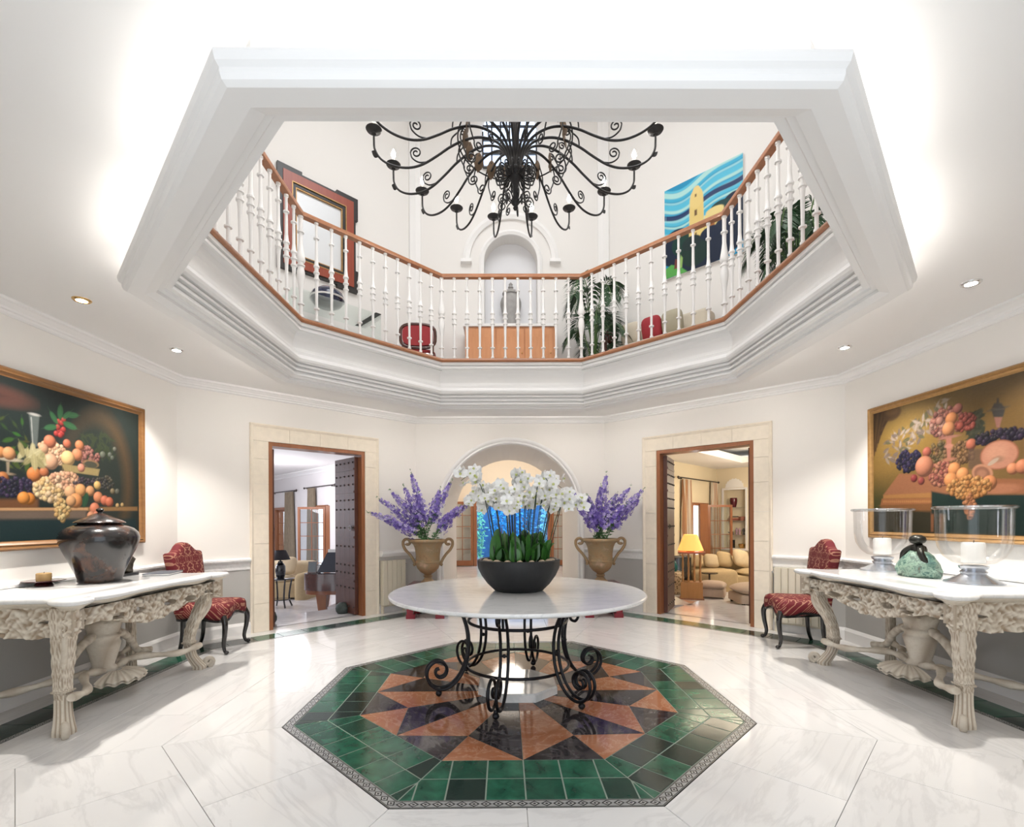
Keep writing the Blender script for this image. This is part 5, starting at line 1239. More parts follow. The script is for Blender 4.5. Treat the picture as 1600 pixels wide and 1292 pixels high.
c.grapes(1.92,.74,.16,.10,60,.03,[(.30,.09,.07),(.40,.16,.10),(.24,.07,.05)],rr); c.fruit(2.08,.62,.06,(.62,.25,.1)); c.fruit(1.98,.60,.05,(.55,.18,.09)); c.fruit(2.17,.61,.045,(.4,.1,.07)); [c.leaf(rr.uniform(1.8,2.2), rr.uniform(.82,1.02), .045, rr.uniform(0,3.1), (.05,.06,.03)) for _ in range(24)]
b.g(745,885,125,75,230,16,[(.48,.22,.07),(.40,.17,.05),(.54,.28,.10)],rr,.5); b.g(752,1010,36,85,55,14,[(.42,.18,.08),(.36,.14,.06)],rr,.9)
b.q([(905,350),(1000,350),(985,405),(920,405)], (.05,.045,.04)); b.e(952,348,52,9,(.07,.06,.05)); b.q([(925,310),(975,310),(998,345),(908,345)], (.045,.04,.035)); b.q([(945,275),(955,275),(960,312),(940,312)], (.04,.035,.03)); b.q([(925,405),(980,405),(960,475),(940,475)], (.28,.13,.10)); varnish(c, rr); c.c *= .72
pt = thing('painting', 'golden still life painting of fruit and goblets above the right console', 'painting', (3.85, 1.20, 1.20))
Fq = Matrix(((0,1,0,0),(-1,0,0,0),(0,0,1,0),(0,0,0,1)))
c.build(pt, Fq @ Matrix.Translation((0,-.02,0))); pic_frame(pt, W2, PH, .065, .045, m_gold, Fq); M().box(0, W2, -.018, -.002, 0, PH).xf(Fq).build('backing', m_blackwood, pt)

# ------------------------------------------------------------------ wrought iron chandelier
cz = thing('chandelier', 'large black wrought iron chandelier with scrolled arms and candle bulbs', 'chandelier', (0, 0, 8.3))
Z0 = -8.3
def P3(l, y=0.0): return [(r, y, z+Z0) for r, z in l]
arm = crom(P3([(.04,4.26),(.05,4.36),(.085,4.45),(.16,4.525),(.28,4.558),(.40,4.54),(.53,4.48),(.64,4.405),(.76,4.335),(.875,4.307),(1.0,4.322),(1.10,4.375),(1.152,4.455),(1.16,4.53),(1.16,4.585)]), 5)
me_arm = M().tube(arm, [.0112-.003*i/len(arm) for i in range(len(arm))], 8).mesh('arm', m_iron2, True, 60)
m = M(); m.lathe([(.010,4.575+Z0),(.020,4.582+Z0),(.014,4.592+Z0),(.020,4.60+Z0),(.060,4.612+Z0),(.066,4.622+Z0),(.050,4.632+Z0),(.010,4.63+Z0)], 20, (1.16,0,0)); me_cup = m.mesh('drip_cup', m_iron2, True, 60)
me_slv = M().lathe([(.014,4.625+Z0),(.014,4.685+Z0),(.010,4.69+Z0)], 12, (1.16,0,0)).mesh('candle_sleeve', plain('ivory_sleeve', (.75,.70,.60), .5), True)
me_blb = M().lathe([(.008,4.685+Z0),(.017,4.70+Z0),(.020,4.715+Z0),(.014,4.735+Z0),(.005,4.755+Z0),(.0005,4.765+Z0)], 12, (1.16,0,0)).mesh('bulb', m_bulb, True)
def scroll(pts, c, r0, a0, turns, rad=.006):
    sp = [(c[0]+p[0], c[1]+p[1]) for p in spiral((0,0), r0, r0*.25, a0, turns, 22)]
    full = crom(P3(pts+[sp[0]]), 5)[:-1]+[Vector((x, 0, z+Z0)) for x, z in sp]
    return M().tube(full, [rad]*len(full), 6)
me_s1 = scroll([(.72,4.355),(.79,4.352),(.845,4.385)], (.815,4.43), .046, 0, 1.4).mesh('scroll', m_iron2, True, 60)
m = scroll([(.44,4.52),(.465,4.44),(.44,4.36),(.42,4.32)], (.375,4.30), .045, 0, -1.4); me_s2 = m.mesh('scroll', m_iron2, True, 60)
m = scroll([(.045,4.24),(.09,4.20),(.15,4.20)], (.13,4.25), .042, -.6, 1.5); me_s3 = m.mesh('scroll', m_iron2, True, 60)
m = scroll([(.03,4.02),(.07,4.06),(.125,4.06)], (.115,4.015), .036, .6, -1.4, .005); me_s4 = m.mesh('scroll', m_iron2, True, 60)
m = scroll([(.53,4.475),(.52,4.55),(.47,4.60)], (.43,4.60), .035, .2, 1.3); me_s5 = m.mesh('scroll', m_iron2, True, 60)
def leaf_mesh(L, w):
    def fn(u, v):
        s = math.sin(PI*min(1, v*1.02))**.7; jag = 1+.35*abs(math.sin(v*14))
        return ((u-.5)*.04*math.sin(PI*v)+.02*v*v, (u-.5)*w*s*jag, -L*v)
    m = M(); m.grid(fn, 4, 14); m.grid(lambda u, v: (fn(u,v)[0]+.004, fn(u,v)[1], fn(u,v)[2]), 4, 14); return m
me_lf = leaf_mesh(.17, .06).xf(Matrix.Translation((.40, 0, 4.63+Z0))).mesh('leaf', m_leafbr, True, 180)
me_lf2 = leaf_mesh(.07, .014).xf(Matrix.Translation((1.12, 0, 4.40+Z0)) @ Matrix.Rotation(-1.9, 4, 'Y')).mesh('leaf', m_iron2, True, 180)
for k in range(18):
    a = math.radians(20*k)
    ar = link('arm', me_arm, cz, (0,0,0), a)
    for nm, me in (('drip_cup', me_cup), ('candle_sleeve', me_slv), ('bulb', me_blb), ('scroll', me_s1), ('scroll', me_s2), ('scroll', me_s3), ('scroll', me_s5), ('leaf', me_lf), ('leaf', me_lf2)): link(nm, me, ar)
    if k % 2 == 0: link('scroll', me_s4, ar)
M().lathe([(r, z+Z0) for r, z in [(.001,3.955),(.012,3.96),(.02,3.975),(.012,3.99),(.03,4.01),(.036,4.04),(.02,4.07),(.022,4.16),(.035,4.20),(.075,4.245),(.085,4.265),(.075,4.285),(.05,4.30),(.03,4.36),(.022,4.6),(.03,4.64),(.022,4.68),(.02,5.2),(.03,5.24),(.012,5.28)]], 20).build('central_stem', m_iron2, cz, True, 60)
M().tube([(0,0,5.25+Z0),(0,0,-.02)], .009, 8).build('suspension_rod', m_iron2, cz, True)
M().lathe([(.001,-.05),(.05,-.045),(.07,-.01),(.07,.0)], 20).build('ceiling_rose', m_iron2, cz, True)
M().tube([(.47*math.cos(2*PI*i/60), .47*math.sin(2*PI*i/60), 4.505+Z0+.02) for i in range(61)], .006, 6, False).build('iron_ring', m_iron2, cz, True, 180)

# ------------------------------------------------------------------ orchid bowl on the table
m_bowl = plain('charcoal_stone', (.013, .0135, .015), .55, noise=.25, scale=12, bump=.3, bscale=35)
TT = .8203; BX, BY = .015, .06
bw = thing('planter_bowl', 'wide charcoal stone bowl planted with orchids on the round table', 'planter', (BX, BY, TT))
M().lathe([(.001,0),(.185,0),(.205,.008),(.26,.06),(.31,.13),(.338,.19),(.344,.225),(.345,.255),(.328,.262),(.315,.255),(.31,.225),(.001,.225)], 64, ripple=lambda i, w: 1+.006*math.sin(16*w)).build('bowl', m_bowl, bw, True, 40)
M().lathe([(.312,.226),(.2,.232),(.001,.236)], 40).build('soil', plain('dark_soil', (.02,.013,.008), .95, noise=.5, scale=60), bw, True)
m_oleaf = plain('orchid_leaf', (.05, .17, .03), .30, noise=.35, scale=9)
m_ostem = plain('orchid_stem', (.03, .06, .025), .5)
m_opet = NT('orchid_petal'); m_opet.p(Base_Color=(.90,.885,.86,1), Roughness=.55, Subsurface_Weight=.15, Subsurface_Radius=(.02,.02,.018), Subsurface_Scale=.3); m_opet = m_opet.m
m_olip = plain('orchid_lip', (.55, .58, .20), .5)
def petal(L, w, cup, rot):
    def fn(u, v):
        s = (math.sin(PI*v**.75))**.75 if 0 < v < 1 else 0; x = (u-.5)*w*s; return (x, L*v, cup*(v*v)*L-1.5*x*x/w*.6)
    m = M(); m.grid(fn, 4, 6); return m.xf(Matrix.Rotation(rot, 4, 'Z'))
def blossom():
    m = M()
    for a, L, w in ((0,.046,.034),(2.15,.046,.032),(-2.15,.046,.032),(1.15,.050,.056),(-1.15,.050,.056)):
        q = petal(L, w, .28 if abs(a) > 1.5 or a == 0 else .18, a); m.add(q.v, q.f)
    return m
me_bl = blossom().mesh('blossom', m_opet, True, 180)
m = M(); m.ball((0,-.004,.008), .009, 8); m.add(petal(.018,.014,-.3,PI).v, petal(.018,.014,-.3,PI).f); me_lip = m.mesh('lip', m_olip, True, 180)
def leaf_strap(L, w, bend):
    def fn(u, v):
        s = min(1, v*6)**.5*math.sqrt(max(0, 1-v**3)); x = (u-.5)*w*s; z = L*(math.sin(bend*v)/bend); y = L*(1-math.cos(bend*v))/bend; return (x, y+.0, z-abs(x)*-.35)
    m = M(); m.grid(fn, 4, 12); return m
me_ol = [leaf_strap(L, w, b).mesh('leaf', m_oleaf, True, 180) for L, w, b in ((.24,.10,.5), (.27,.11,.8), (.21,.10,1.2), (.27,.09,.25))]
ro = random.Random(4)
def orient(z, roll):
    q = Vector(z).to_track_quat('Z', 'Y'); return (q.to_matrix().to_4x4() @ Matrix.Rotation(roll, 4, 'Z'))
spots = []
for k in range(17):
    a = k*2.399; r = .255*math.sqrt((k+.5)/17); spots.append((r*math.cos(a), r*math.sin(a)))
for k, (sx, sy) in enumerate(spots):
    base = Vector((BX+sx, BY+sy, TT+.232))
    pl = thing('orchid_plant', 'white moth orchid growing in the charcoal bowl', 'orchid', tuple(base), 0, 'white orchids in the stone bowl')
    for j in range(4):
        o = link('leaf', me_ol[ro.randrange(4)], pl); o.rotation_euler = (ro.uniform(.0,.35), 0, ro.uniform(0, 2*PI)); s_ = ro.uniform(.7, 1.05); o.scale = (s_, s_, s_)
    lean = Vector((sx*1.15+ro.uniform(-.03,.03), sy*1.15+ro.uniform(-.03,.03), 0)); h = ro.uniform(.46, .62)
    out = Vector((sx, sy, 0)); out = out.normalized() if out.length > .04 else Vector((ro.uniform(-1,1), ro.uniform(-1,1), 0)).normalized()
    pts = crom([(0,0,0), tuple(lean*.2+Vector((0,0,h*.5))), tuple(lean*.42+Vector((0,0,h*.9))), tuple(lean*.50+out*.04+Vector((0,0,h*1.1))), tuple(lean*.55+out*.10+Vector((0,0,h*1.15))), tuple(lean*.58+out*.16+Vector((0,0,h*1.08)))], 6)
    M().tube(pts, [.005-.003*i/len(pts) for i in range(len(pts))], 6).build('flower_stem', m_ostem, pl, True, 180)
    M().tube([(.008,0,0), tuple(lean*.47+Vector((.008,0,h*ro.uniform(.95,1.12))))], .0035, 6).build('stake', m_black, pl, True)
    nb = 12
    for j in range(nb):
        t_ = .46+.54*j/(nb-1); p = pts[min(len(pts)-1, int(t_*(len(pts)-1)))]
        side = 1 if j % 2 else -1; n_ = Vector((out.y*side*.5+ro.uniform(-.3,.3), -out.x*side*.5-.75+ro.uniform(-.3,.3), ro.uniform(-.15,.45))).normalized()
        off = n_*.022+Vector((ro.uniform(-.05,.05), ro.uniform(-.04,.04), ro.uniform(-.06,.05)))
        b = link('blossom', me_bl, pl); s_ = ro.uniform(.95, 1.25); b.matrix_local = Matrix.Translation(p+off) @ orient(n_, ro.uniform(-.5,.5)) @ Matrix.Scale(s_, 4)
        link('lip', me_lip, b)
m_peb = plain('pale_pebble', (.55, .42, .30), .7, noise=.3, scale=18)
for k in range(9):
    a = -PI*.95+PI*.9*k/8; r = .275
    p = link('stone', M().lathe([(.001,0),(.022,.004),(.03,.016),(.026,.03),(.012,.04),(.001,.041)], 10, ripple=lambda i, w, k=k: 1+.15*math.sin(2*w+k+i)).mesh('stone', m_peb, True, 180), None, (BX+r*math.cos(a), BY+r*math.sin(a), TT+.229), k)
    tag(p, 'pale stone at the rim of the orchid bowl, '+('leftmost', 'second from left', 'third from left', 'fourth from left', 'middle one', 'fourth from right', 'third from right', 'second from right', 'rightmost')[k], 'stone', 'stones in the orchid bowl')

# ------------------------------------------------------------------ urns with delphiniums on red stools
t = NT('weathered_terracotta'); n1 = t.noise(t.coord(), 7, 6, .65, .5); t.p(Base_Color=t.ramp(n1, [(.25,(.16,.10,.05)),(.45,(.32,.20,.10)),(.58,(.27,.20,.11)),(.72,(.56,.36,.26))]), Roughness=.6); t.bump(n1, .4, .01); m_terra = t.m
m_redl = plain('red_lacquer', (.22, .008, .022), .25, coat=.4)
m_dgreen = plain('delphinium_leaf', (.07, .17, .06), .6, noise=.3, scale=20)
t = NT('delphinium_petal'); gi = t.n('ShaderNodeNewGeometry'); t.p(Base_Color=t.ramp(gi.outputs['Random Per Island'], [(0,(.10,.055,.34)),(.4,(.17,.11,.46)),(.7,(.32,.24,.62)),(1,(.62,.56,.80))]), Roughness=.6); m_delph = t.m
def make_urn(x, y, lab, plab):
    pd = thing('pedestal', plab, 'pedestal', (x, y, 0), 0, 'red pedestals under the urns')
    for sx in (-1, 1):
        for sy in (-1, 1): M().box(sx*.21-.065, sx*.21+.065, sy*.21-.065, sy*.21+.065, 0, .06).box(sx*.22-.045, sx*.22+.045, sy*.22-.045, sy*.22+.045, .06, .16).build('foot', m_redl, pd)
    M().box(-.27, .27, -.27, .27, .16, .20).box(-.235, .235, -.235, .235, .20, .44).box(-.26, .26, -.26, .26, .44, .48).build('body', m_redl, pd)
    u = thing('urn', lab, 'urn', (x, y, .481), 0, 'terracotta urns of delphiniums')
    pr = [(.001,0),(.105,0),(.105,.025),(.085,.035),(.06,.06),(.05,.085),(.066,.095),(.066,.108),(.05,.115),(.06,.135),(.11,.165),(.155,.215),(.175,.27),(.178,.30),(.186,.305),(.186,.318),(.176,.325),(.178,.42),(.192,.52),(.215,.575),(.245,.60),(.262,.612),(.262,.635),(.25,.648),(.225,.648),(.20,.60),(.16,.40)]
    M().lathe(pr, 48, ripple=lambda i, w: 1+(.018*math.cos(24*w) if 20 <= i <= 24 else 0)).build('body', m_terra, u, True, 50)
    for s in (-1, 1):
        sp = spiral((s*.305, .60), .062, .022, 0 if s > 0 else PI, .9*s, 16)
        pts = [Vector((a, 0, b)) for a, b in sp[::-1]]+[Vector(p) for p in ((s*.362,0,.55),(s*.33,0,.49),(s*.275,0,.43),(s*.232,0,.37),(s*.205,0,.32),(s*.192,0,.28),(s*.215,0,.262))]
        pts = crom(pts, 3); m = M(); m.tube(pts, .0215, 10); m.build('handle', m_terra, u, True, 180)
    return u
ur = make_urn(-1.24, 3.22, 'weathered terracotta urn with scroll handles left of the archway', 'red lacquered pedestal under the left urn')
make_urn(1.325, 3.22, 'weathered terracotta urn with scroll handles right of the archway', 'red lacquered pedestal under the right urn')
def delph(bx, by, bz, tip, n, lab, grp, rr):
    base = Vector((bx, by, bz)); d = Vector(tip)-base
    t_ = thing('delphinium', lab, 'flower stem', tuple(base), 0, grp)
    pts = crom([(0,0,0), tuple(d*.35+Vector((0,0,.06))), tuple(d*.7+Vector((0,0,.05))), tuple(d)], 6)
    M().tube(pts, [.006-.004*i/len(pts) for i in range(len(pts))], 6).build('stem', m_dgreen, t_, True, 180)
    m = M()
    for i in range(n):
        f = .36+.64*(i/n)**.9; p = pts[min(len(pts)-1, int(f*(len(pts)-1)))]+d.normalized()*rr.uniform(-.02,.02)
        w = rr.uniform(0, 2*PI); ax = d.normalized(); o1 = ax.orthogonal().normalized(); o2 = ax.cross(o1); rad = .078*(1.08-f)*1.5*rr.uniform(.35,1.25)+.010
        c = p+(o1*math.cos(w)+o2*math.sin(w))*rad; nn = (o1*math.cos(w)+o2*math.sin(w)+Vector((0,-.35,.1))).normalized(); R4 = Matrix.Translation(c) @ orient(nn, rr.uniform(0,2)); s_ = (.036*(1.15-f*.7))*rr.uniform(.8,1.2)
        vs = [(0,0,-.15*s_)]; fs = []
        for q in range(5):
            a = 2*PI*q/5; vs += [(s_*.75*math.cos(a-.45), s_*.75*math.sin(a-.45), .12*s_), (s_*1.05*math.cos(a), s_*1.05*math.sin(a), .2*s_), (s_*.75*math.cos(a+.45), s_*.75*math.sin(a+.45), .12*s_)]; fs.append((0, 1+3*q, 2+3*q, 3+3*q))
        m.add([tuple(R4 @ Vector(v)) for v in vs], fs)
    o = m.build('florets', m_delph, t_); o['kind'] = 'stuff'
    m = M()
    for i in range(44):
        f = rr.uniform(.03,.46); p = pts[int(f*(len(pts)-1))]; u = Vector((rr.gauss(0,1), rr.gauss(0,1), rr.uniform(-.2,.9))).normalized(); v = u.orthogonal().normalized(); L = rr.uniform(.04,.085)
        m.add([p, p+u*L*.5+v*L*.16, p+u*L, p+u*L*.5-v*L*.16], [(0,1,2,3)])
    for i in range(12):
        f = rr.uniform(.9,1); p = pts[-1]+d.normalized()*rr.uniform(-.06,.05); u = Vector((rr.gauss(0,1), rr.gauss(0,1), rr.gauss(0,1))).normalized(); v = u.orthogonal(); L = .022
        m.add([p, p+u*L*.5+v*L*.3, p+u*L, p+u*L*.5-v*L*.3], [(0,1,2,3)])
    o = m.build('leaves', m_dgreen, t_); o['kind'] = 'stuff'
def px2w(u, v, y):
    k = (y+4.0); return (-.1034+k*((u-794.33)/758.65+.0084), y, EYE-k*(v-812.78)/758.65)
rd = random.Random(9)
for (bx, tips, lab, grp) in ((-1.24, [(578,800,3.05),(592,778,3.2),(612,768,3.35),(643,738,3.3),(632,760,3.0),(655,772,3.1),(688,765,3.3),(705,752,3.25),(735,785,3.1),(718,792,3.35),(600,812,3.2)], 'purple delphinium stem in the urn left of the archway', 'delphiniums in the left urn'),
                             (1.325, [(893,768,3.2),(902,792,3.05),(918,775,3.35),(948,742,3.3),(940,760,3.05),(965,772,3.2),(985,762,3.3),(1006,766,3.15),(1000,782,3.35),(978,790,3.05),(925,790,3.2)], 'purple delphinium stem in the urn right of the archway', 'delphiniums in the right urn')):
    for k, (u, v, y) in enumerate(tips):
        tip = px2w(u, v, y); a = 2*PI*k/len(tips); 
        rank = sorted(x[0] for x in tips).index(u); ordn = ('leftmost', 'second from left', 'third from left', 'fourth from left', 'fifth from left', 'middle', 'fifth from right', 'fourth from right', 'third from right', 'second from right', 'rightmost')[rank]
        delph(bx+.09*math.cos(a), 3.22+.09*math.sin(a), 1.02, tip, 140, lab.replace('purple delphinium stem', 'purple delphinium spike, '+ordn+',') , grp, rd)

# ------------------------------------------------------------------ upper gallery
# mirror with red band and notched dark frame
mr = thing('wall_mirror', 'tall mirror in a red and black frame with notched corners on the gallery', 'mirror', tuple(F_L @ Vector((1.66, 0, 4.72))))
invm = Matrix.Translation(-(F_L @ Vector((1.66, 0, 4.72)))) @ F_L
def fr(s0, s1, z0, z1, w, y0, y1):
    return M().box(s0, s0+w, y0, y1, z0, z1).box(s1-w, s1, y0, y1, z0, z1).box(s0+w, s1-w, y0, y1, z1-w, z1).box(s0+w, s1-w, y0, y1, z0, z0+w)
def ringframe(nm, s0, s1, z0, z1, w, y0, y1, mat, par):
    m = M(); rings = []
    for (cx, cz, sx, sz) in ((s0,z0,1,1),(s1,z0,-1,1),(s1,z1,-1,-1),(s0,z1,1,-1),(s0,z0,1,1)): rings.append([(cx+sx*a, y, cz+sz*a) for a, y in ((0,y0),(0,y1),(w,y1),(w,y0))])
    m.loft(rings, cap=False); return m.xf(invm).build(nm, mat, par)
m_red = wood('red_frame', (.22,.035,.02), (.36,.08,.04), .3); m_dk = plain('dark_frame', (.02,.016,.015), .35)
ringframe('outer_frame', 1.135, 2.19, 4.755, 6.06, .05, -.002, -.045, m_dk, mr)
for s_ in (1.10, 2.225):
    for z_ in (4.72, 6.095):
        a = 1 if s_ < 1.6 else -1; b = 1 if z_ < 5.4 else -1
        M().box(min(s_, s_+a*.07), max(s_, s_+a*.07), -.05, -.002, min(z_, z_+b*.32), max(z_, z_+b*.32)).xf(invm).build('corner_block', m_dk, mr)
        M().box(min(s_+a*.07, s_+a*.32), max(s_+a*.07, s_+a*.32), -.05, -.002, min(z_, z_+b*.07), max(z_, z_+b*.07)).xf(invm).build('corner_block', m_dk, mr)
ringframe('red_band', 1.17, 2.155, 4.79, 6.025, .115, -.002, -.06, m_red, mr)
ringframe('gilt_fillet', 1.282, 2.043, 4.902, 5.913, .012, -.002, -.064, m_gold, mr)
ringframe('inner_frame', 1.29, 2.035, 4.91, 5.905, .045, -.002, -.05, m_dk, mr)
ringframe('gilt_fillet', 1.333, 1.992, 4.953, 5.862, .016, -.002, -.045, m_gold, mr)
t = NT('mirror_glass'); t.p(Base_Color=(.62,.63,.64,1), Metallic=.6, Roughness=.5); t.bump(t.noise(t.coord(), 6, 3), .05, .02)
M().box(1.345, 1.98, -.02, -.002, 4.965, 5.85).xf(invm).build('mirror_glass', t.m, mr)
# glass console with dark bowl
gc = thing('glass_console', 'clear glass console table below the red framed mirror', 'console table', tuple(F_L @ Vector((1.66, -.36, GF))))
invg = Matrix.Translation(-(F_L @ Vector((1.66, -.36, GF)))) @ F_L
m_gg = glass('green_glass', (.955,.985,.975), alpha=.04)
M().box(1.06, 2.24, -.66, -.08, 4.215, 4.235).xf(invg).build('glass_top', m_gg, gc)
M().box(1.06, 1.08, -.66, -.08, GF, 4.215).xf(invg).build('glass_side', m_gg, gc)
M().box(2.22, 2.24, -.66, -.08, GF, 4.215).xf(invg).build('glass_side', m_gg, gc)
M().box(2.16, 2.24, -.665, -.075, 4.235, 4.242).xf(invg).build('metal_strip', m_dk, gc)
M().box(1.08, 2.22, -.64, -.10, 3.72, 3.735).xf(invg).build('glass_shelf', m_gg, gc)
gb = thing('round_vase', 'dark blue flattened round vase on the glass console', 'vase', tuple(F_L @ Vector((1.62, -.36, 4.2355))))
M().lathe([(.001,0),(.10,0),(.17,.03),(.215,.09),(.22,.13),(.19,.19),(.12,.24),(.05,.26),(.04,.265),(.03,.26),(.001,.25)], 36).build('body', plain('dark_blue_glaze', (.008,.014,.05), .08, coat=.6), gb, True, 60)
M().lathe([(.222,.095),(.228,.105),(.226,.118),(.221,.122)], 36).build('metal_band', m_chrome, gb, True)
# sideboard below the niche
cb = thing('sideboard', 'orange wood panelled sideboard with white top below the niche', 'sideboard', (0, 3.62, GF))
M().box(-.69, .69, -.17, .22, .04, .96).build('body', m_orange, cb)
for k in range(3):
    a = -.66+.44*k; d_ = M().box(a+.01, a+.43, -.19, -.17, .08, .93).build('door', m_orange, cb)
    M().box(a+.08, a+.36, -.197, -.19, .16, .80).build('panel', m_orange, d_)
    M().ball((a+.40, -.20, .55), .012, 8).build('knob', m_brass, d_, True)
M().box(-.69, .69, -.16, .22, 0, .04).build('plinth', m_wood, cb)
M().box(-.72, .72, -.21, .225, .96, 1.0).build('top', m_white, cb)
nj = thing('temple_jar', 'grey stone temple jar with pointed lid in the arched niche', 'jar', (.02, 3.99, 4.58))
m_gst = plain('grey_stone', (.36, .35, .34), .8, noise=.3, scale=14, bump=.3, bscale=30)
M().lathe([(.001,0),(.085,0),(.09,.03),(.10,.10),(.14,.22),(.17,.34),(.172,.40),(.155,.46),(.12,.50),(.115,.53)], 30).build('body', m_gst, nj, True, 60)
l_ = M().lathe([(.135,.53),(.14,.55),(.12,.575),(.07,.60),(.04,.62),(.03,.63)], 30).build('lid', m_gst, nj, True, 60)
M().lathe([(.03,.63),(.045,.65),(.025,.68),(.035,.70),(.012,.73),(.001,.74)], 18).build('finial', m_gst, l_, True)
# little red chairs
def red_chair(loc, rz, lab, s=1.0):
    t_ = thing('side_chair', lab, 'chair', loc, rz)
    m = M(); n = 28; o = []
    for i in range(n):
        a = 2*PI*i/n; o.append((.25*math.copysign(abs(math.cos(a))**.6, math.cos(a)), .17*math.copysign(abs(math.sin(a))**.6, math.sin(a))))
    pts = [(x, -.2, .66+z) for x, z in o]; M().tube([Vector(p) for p in pts]+[Vector(pts[0])], .024, 8, False).build('back_frame', m_mahog, t_, True, 180)
    m = M(); m.loft([[(x*.88, -.2+dy, .66+z*.84) for x, z in o] for dy in (-.025, .025)]); m.build('back_pad', plain('red_fabric', (.33,.03,.035), .8), t_, True, 40)
    cushion(M(), (0, .02, .45), .5, .46, .1).build('seat', plain('red_seat', (.33,.03,.035), .8), t_, True)
    M().box(-.24, .24, -.2, .24, .37, .42).build('seat_rail', m_mahog, t_)
    for x in (-.21, .21):
        M().tube(crom([(x,.2,.38),(x*1.05,.22,.2),(x,.22,0)], 4), .02, 8).build('front_leg', m_mahog, t_, True)
        M().tube([(x,-.2,.55),(x,-.2,.38),(x,-.24,0)], .02, 8).build('rear_leg', m_mahog, t_, True)
red_chair((-1.36, 3.22, GF), .1, 'small red padded chair right of the glass console on the gallery')
red_chair((3.05, 1.95, GF), 2.2, 'red chair seen at the right end of the gallery behind the railing')
# settee along the right diagonal
se = thing('settee', 'cream settee with dark scrolled arm on the gallery', 'settee', tuple(F_R @ Vector((2.05, -.40, GF))), math.atan2(F_R[1][0], F_R[0][0]))
m_set = plain('cream_settee', (.62, .55, .44), .85)
rbox(M(), -.62, .70, -.05, .34, .28, .45, .05).build('seat', m_set, se, True)
rbox(M(), -.62, .70, -.33, -.18, .30, .86, .05).build('backrest', m_set, se, True) if False else rbox(M(), -.62, .70, -.34, -.05, .20, .80, .06).build('backrest', m_set, se, True)
M().tube([(.78, .1+p[0], .70+p[1]) for p in spiral((0,0), .09, .03, 0, 1.5, 20)], .03, 8).tube(crom([(.78,.19,.70),(.78,.22,.5),(.78,.12,.32)], 5), .03, 8).build('arm_scroll', m_mahog, se, True, 180)
for x in (-.55, .62):
    for y in (-.25, .28): M().lathe([(.02,0),(.03,.1),(.025,.28)], 10, (x,y,0)).build('leg', m_mahog, se, True)
for k, (x, mt, lb) in enumerate(((.42, m_set, 'cream cushion next to the scrolled arm of the settee'), (.10, plain('red_cushion', (.36,.03,.04), .8), 'red cushion in the middle of the settee'), (-.2, plain('sage_cushion', (.42,.38,.28), .85), 'sage cushion right of the red one on the settee'))):
    p_ = se.matrix_world if False else None
    loc = F_R @ Vector((2.05, -.40, GF)); rz = math.atan2(F_R[1][0], F_R[0][0]); wv = Matrix.Rotation(rz, 4, 'Z') @ Vector((x, .10, .46))
    c_ = thing('cushion', lb, 'cushion', (loc.x+wv.x, loc.y+wv.y, GF+.46), rz); cushion(M(), (0, 0, .185), .30, .34, .14, (1.35, 0, 0)).build('cover', mt, c_, True)
# church painting
cw, chh = 1.085, 1.29
c = Canvas(cw, chh, 150, 180, (.12,.47,.66))
lin = [(.015,.20,.36),(.03,.30,.52),(.16,.52,.66),(.40,.70,.72)]
c.c[:] = np.array((.02,.27,.48)); yy = c.Y+.10*np.sin(c.X*3.0+.4)+.05*np.sin(c.X*7)-.05*c.X
for k in range(16): c.put(c.soft(np.abs(yy-.45-.058*k)-.016-.012*((k*7) % 3), .02), ((.30,.62,.68),(.06,.42,.62),(.42,.70,.66),(.10,.50,.68))[k % 4], .95)
c.put(c.soft(np.abs(yy-.93-.02*np.sin(c.X*5))-.035, .015)*(1-c.soft(np.abs(c.X-.02)-.0,.02)), (.012,.02,.10), .95)
for (x, y, rx, ry) in ((.18,.40,.26,.26),(.85,.45,.32,.30),(.5,.20,.42,.26),(.98,.62,.2,.22),(.30,.28,.24,.24),(.75,.25,.36,.24)): c.ell(x, y, rx, ry, (.014,.022,.045), 1, .012)
c.ell(.28,.42,.17,.17,(.012,.045,.035)); c.ell(.45,.24,.20,.20,(.014,.035,.028)); c.ell(.80,.70,.15,.10,(.014,.05,.05))
c.poly([(.36,.42),(.58,.40),(.565,.98),(.375,.98)], (.74,.56,.20)); c.ell(.47,.98,.092,.14,(.76,.58,.22)); c.ell(.47,1.09,.05,.06,(.78,.60,.24)); c.poly([(.58,.45),(.86,.50),(.84,.70),(.58,.68)], (.74,.60,.24)); c.ell(.72,.70,.12,.05,(.76,.62,.26))
for (x, y, w_, h_) in ((.46,.78,.018,.04),(.46,.46,.012,.04),(.68,.60,.015,.03),(.46,1.02,.012,.02)): c.poly([(x-w_,y-h_),(x+w_,y-h_),(x+w_,y+h_),(x-w_,y+h_)], (.16,.09,.04))
c.poly([(.65,.47),(.72,.48),(.72,.55),(.65,.545)], (.36,.13,.03)); c.ell(.40,.38,.14,.10,(.015,.03,.03)); c.ell(.66,.42,.14,.09,(.012,.02,.045)); c.ell(.86,.46,.14,.10,(.012,.02,.045))
c.poly([(0,0),(.34,0),(.22,.12),(.10,.18),(0,.14)], (.10,.36,.08)); c.poly([(.14,.10),(.20,.10),(.22,.22),(.16,.24)], (.16,.05,.04)); c.poly([(.21,.08),(.26,.09),(.27,.22),(.24,.27)], (.30,.48,.14))
pt = thing('painting', 'bright blue painting of a yellow church tower on the gallery', 'painting', tuple(F_R @ Vector((2.175, 0, 4.91))))
invp = Matrix.Translation(-(F_R @ Vector((2.175, 0, 4.91)))) @ F_R @ Matrix(((-1,0,0,2.175),(0,1,0,0),(0,0,1,4.91),(0,0,0,1)))
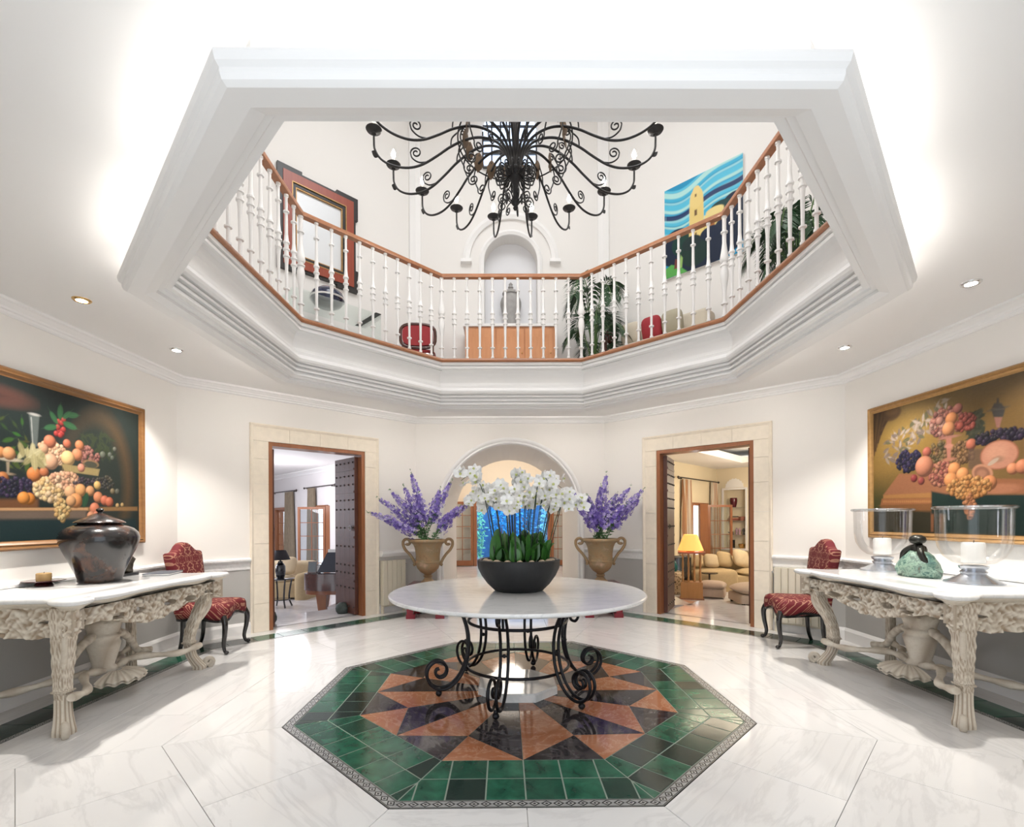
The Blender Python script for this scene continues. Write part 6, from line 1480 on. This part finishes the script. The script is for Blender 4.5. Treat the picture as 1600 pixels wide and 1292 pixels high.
c.build(pt, invp @ Matrix.Translation((0,-.042,0))); M().box(0, cw, -.04, 0, 0, chh).xf(invp).build('stretcher', m_white, pt)
# palms in pots
m_palm = plain('palm_frond', (.028, .075, .03), .45, noise=.3, scale=10); m_cane = plain('palm_cane', (.10, .19, .05), .5)
def palm(loc, h, n, lab, seed):
    rr = random.Random(seed); t_ = thing('potted_palm', lab, 'potted plant', loc)
    M().lathe([(.001,0),(.15,0),(.19,.25),(.20,.32),(.18,.32),(.17,.28),(.001,.27)], 24).build('pot', m_terra, t_, True, 50)
    for k in range(n):
        a = 2*PI*k/n+rr.uniform(-.3,.3); R = rr.uniform(.28,.52); H = h*rr.uniform(.62,1.0); lo = k % 3 == 0
        if lo: H *= .62
        ca, sa = math.cos(a), math.sin(a); pts = crom([(.03*ca,.03*sa,.25),(.06*ca,.06*sa,H*.55),(R*.45*ca,R*.45*sa,H*.95),(R*.85*ca,R*.85*sa,H*.98),(R*1.12*ca,R*1.12*sa,H*.80)], 8)
        f_ = link('frond', None, t_); M().tube(pts, [.010-.007*i/len(pts) for i in range(len(pts))], 6).build('cane', m_cane, f_, True, 180)
        m = M(); L = len(pts)
        for i in range(int(L*.42), L):
            p = pts[i]; tg = (pts[min(i+1,L-1)]-pts[i-1]).normalized(); sd = tg.cross(Vector((0,0,1))).normalized(); q = (i-L*.42)/(L*.58); ln = .26*math.sin(PI*min(1, .18+.75*q))**.6+.03
            for s in (-1, 1):
                for hh in (0, .5):
                    o = p+tg*hh*.028; dr = (sd*s*.82+tg*.55+Vector((0,0,-.12-.25*rr.random()))).normalized(); up = Vector((0,0,1))
                    m.add([o, o+dr*ln*.45+tg*.013, o+dr*ln+Vector((0,0,-.05)), o+dr*ln*.45-tg*.013], [(0,1,2,3)])
        m.build('leaflets', m_palm, f_)['kind'] = 'stuff'
palm((1.24, 3.20, GF), 1.62, 13, 'potted palm with drooping fronds right of the sideboard', 2)
palm((3.12, 1.30, GF), 1.85, 13, 'potted palm at the right end of the gallery behind the railing', 5)
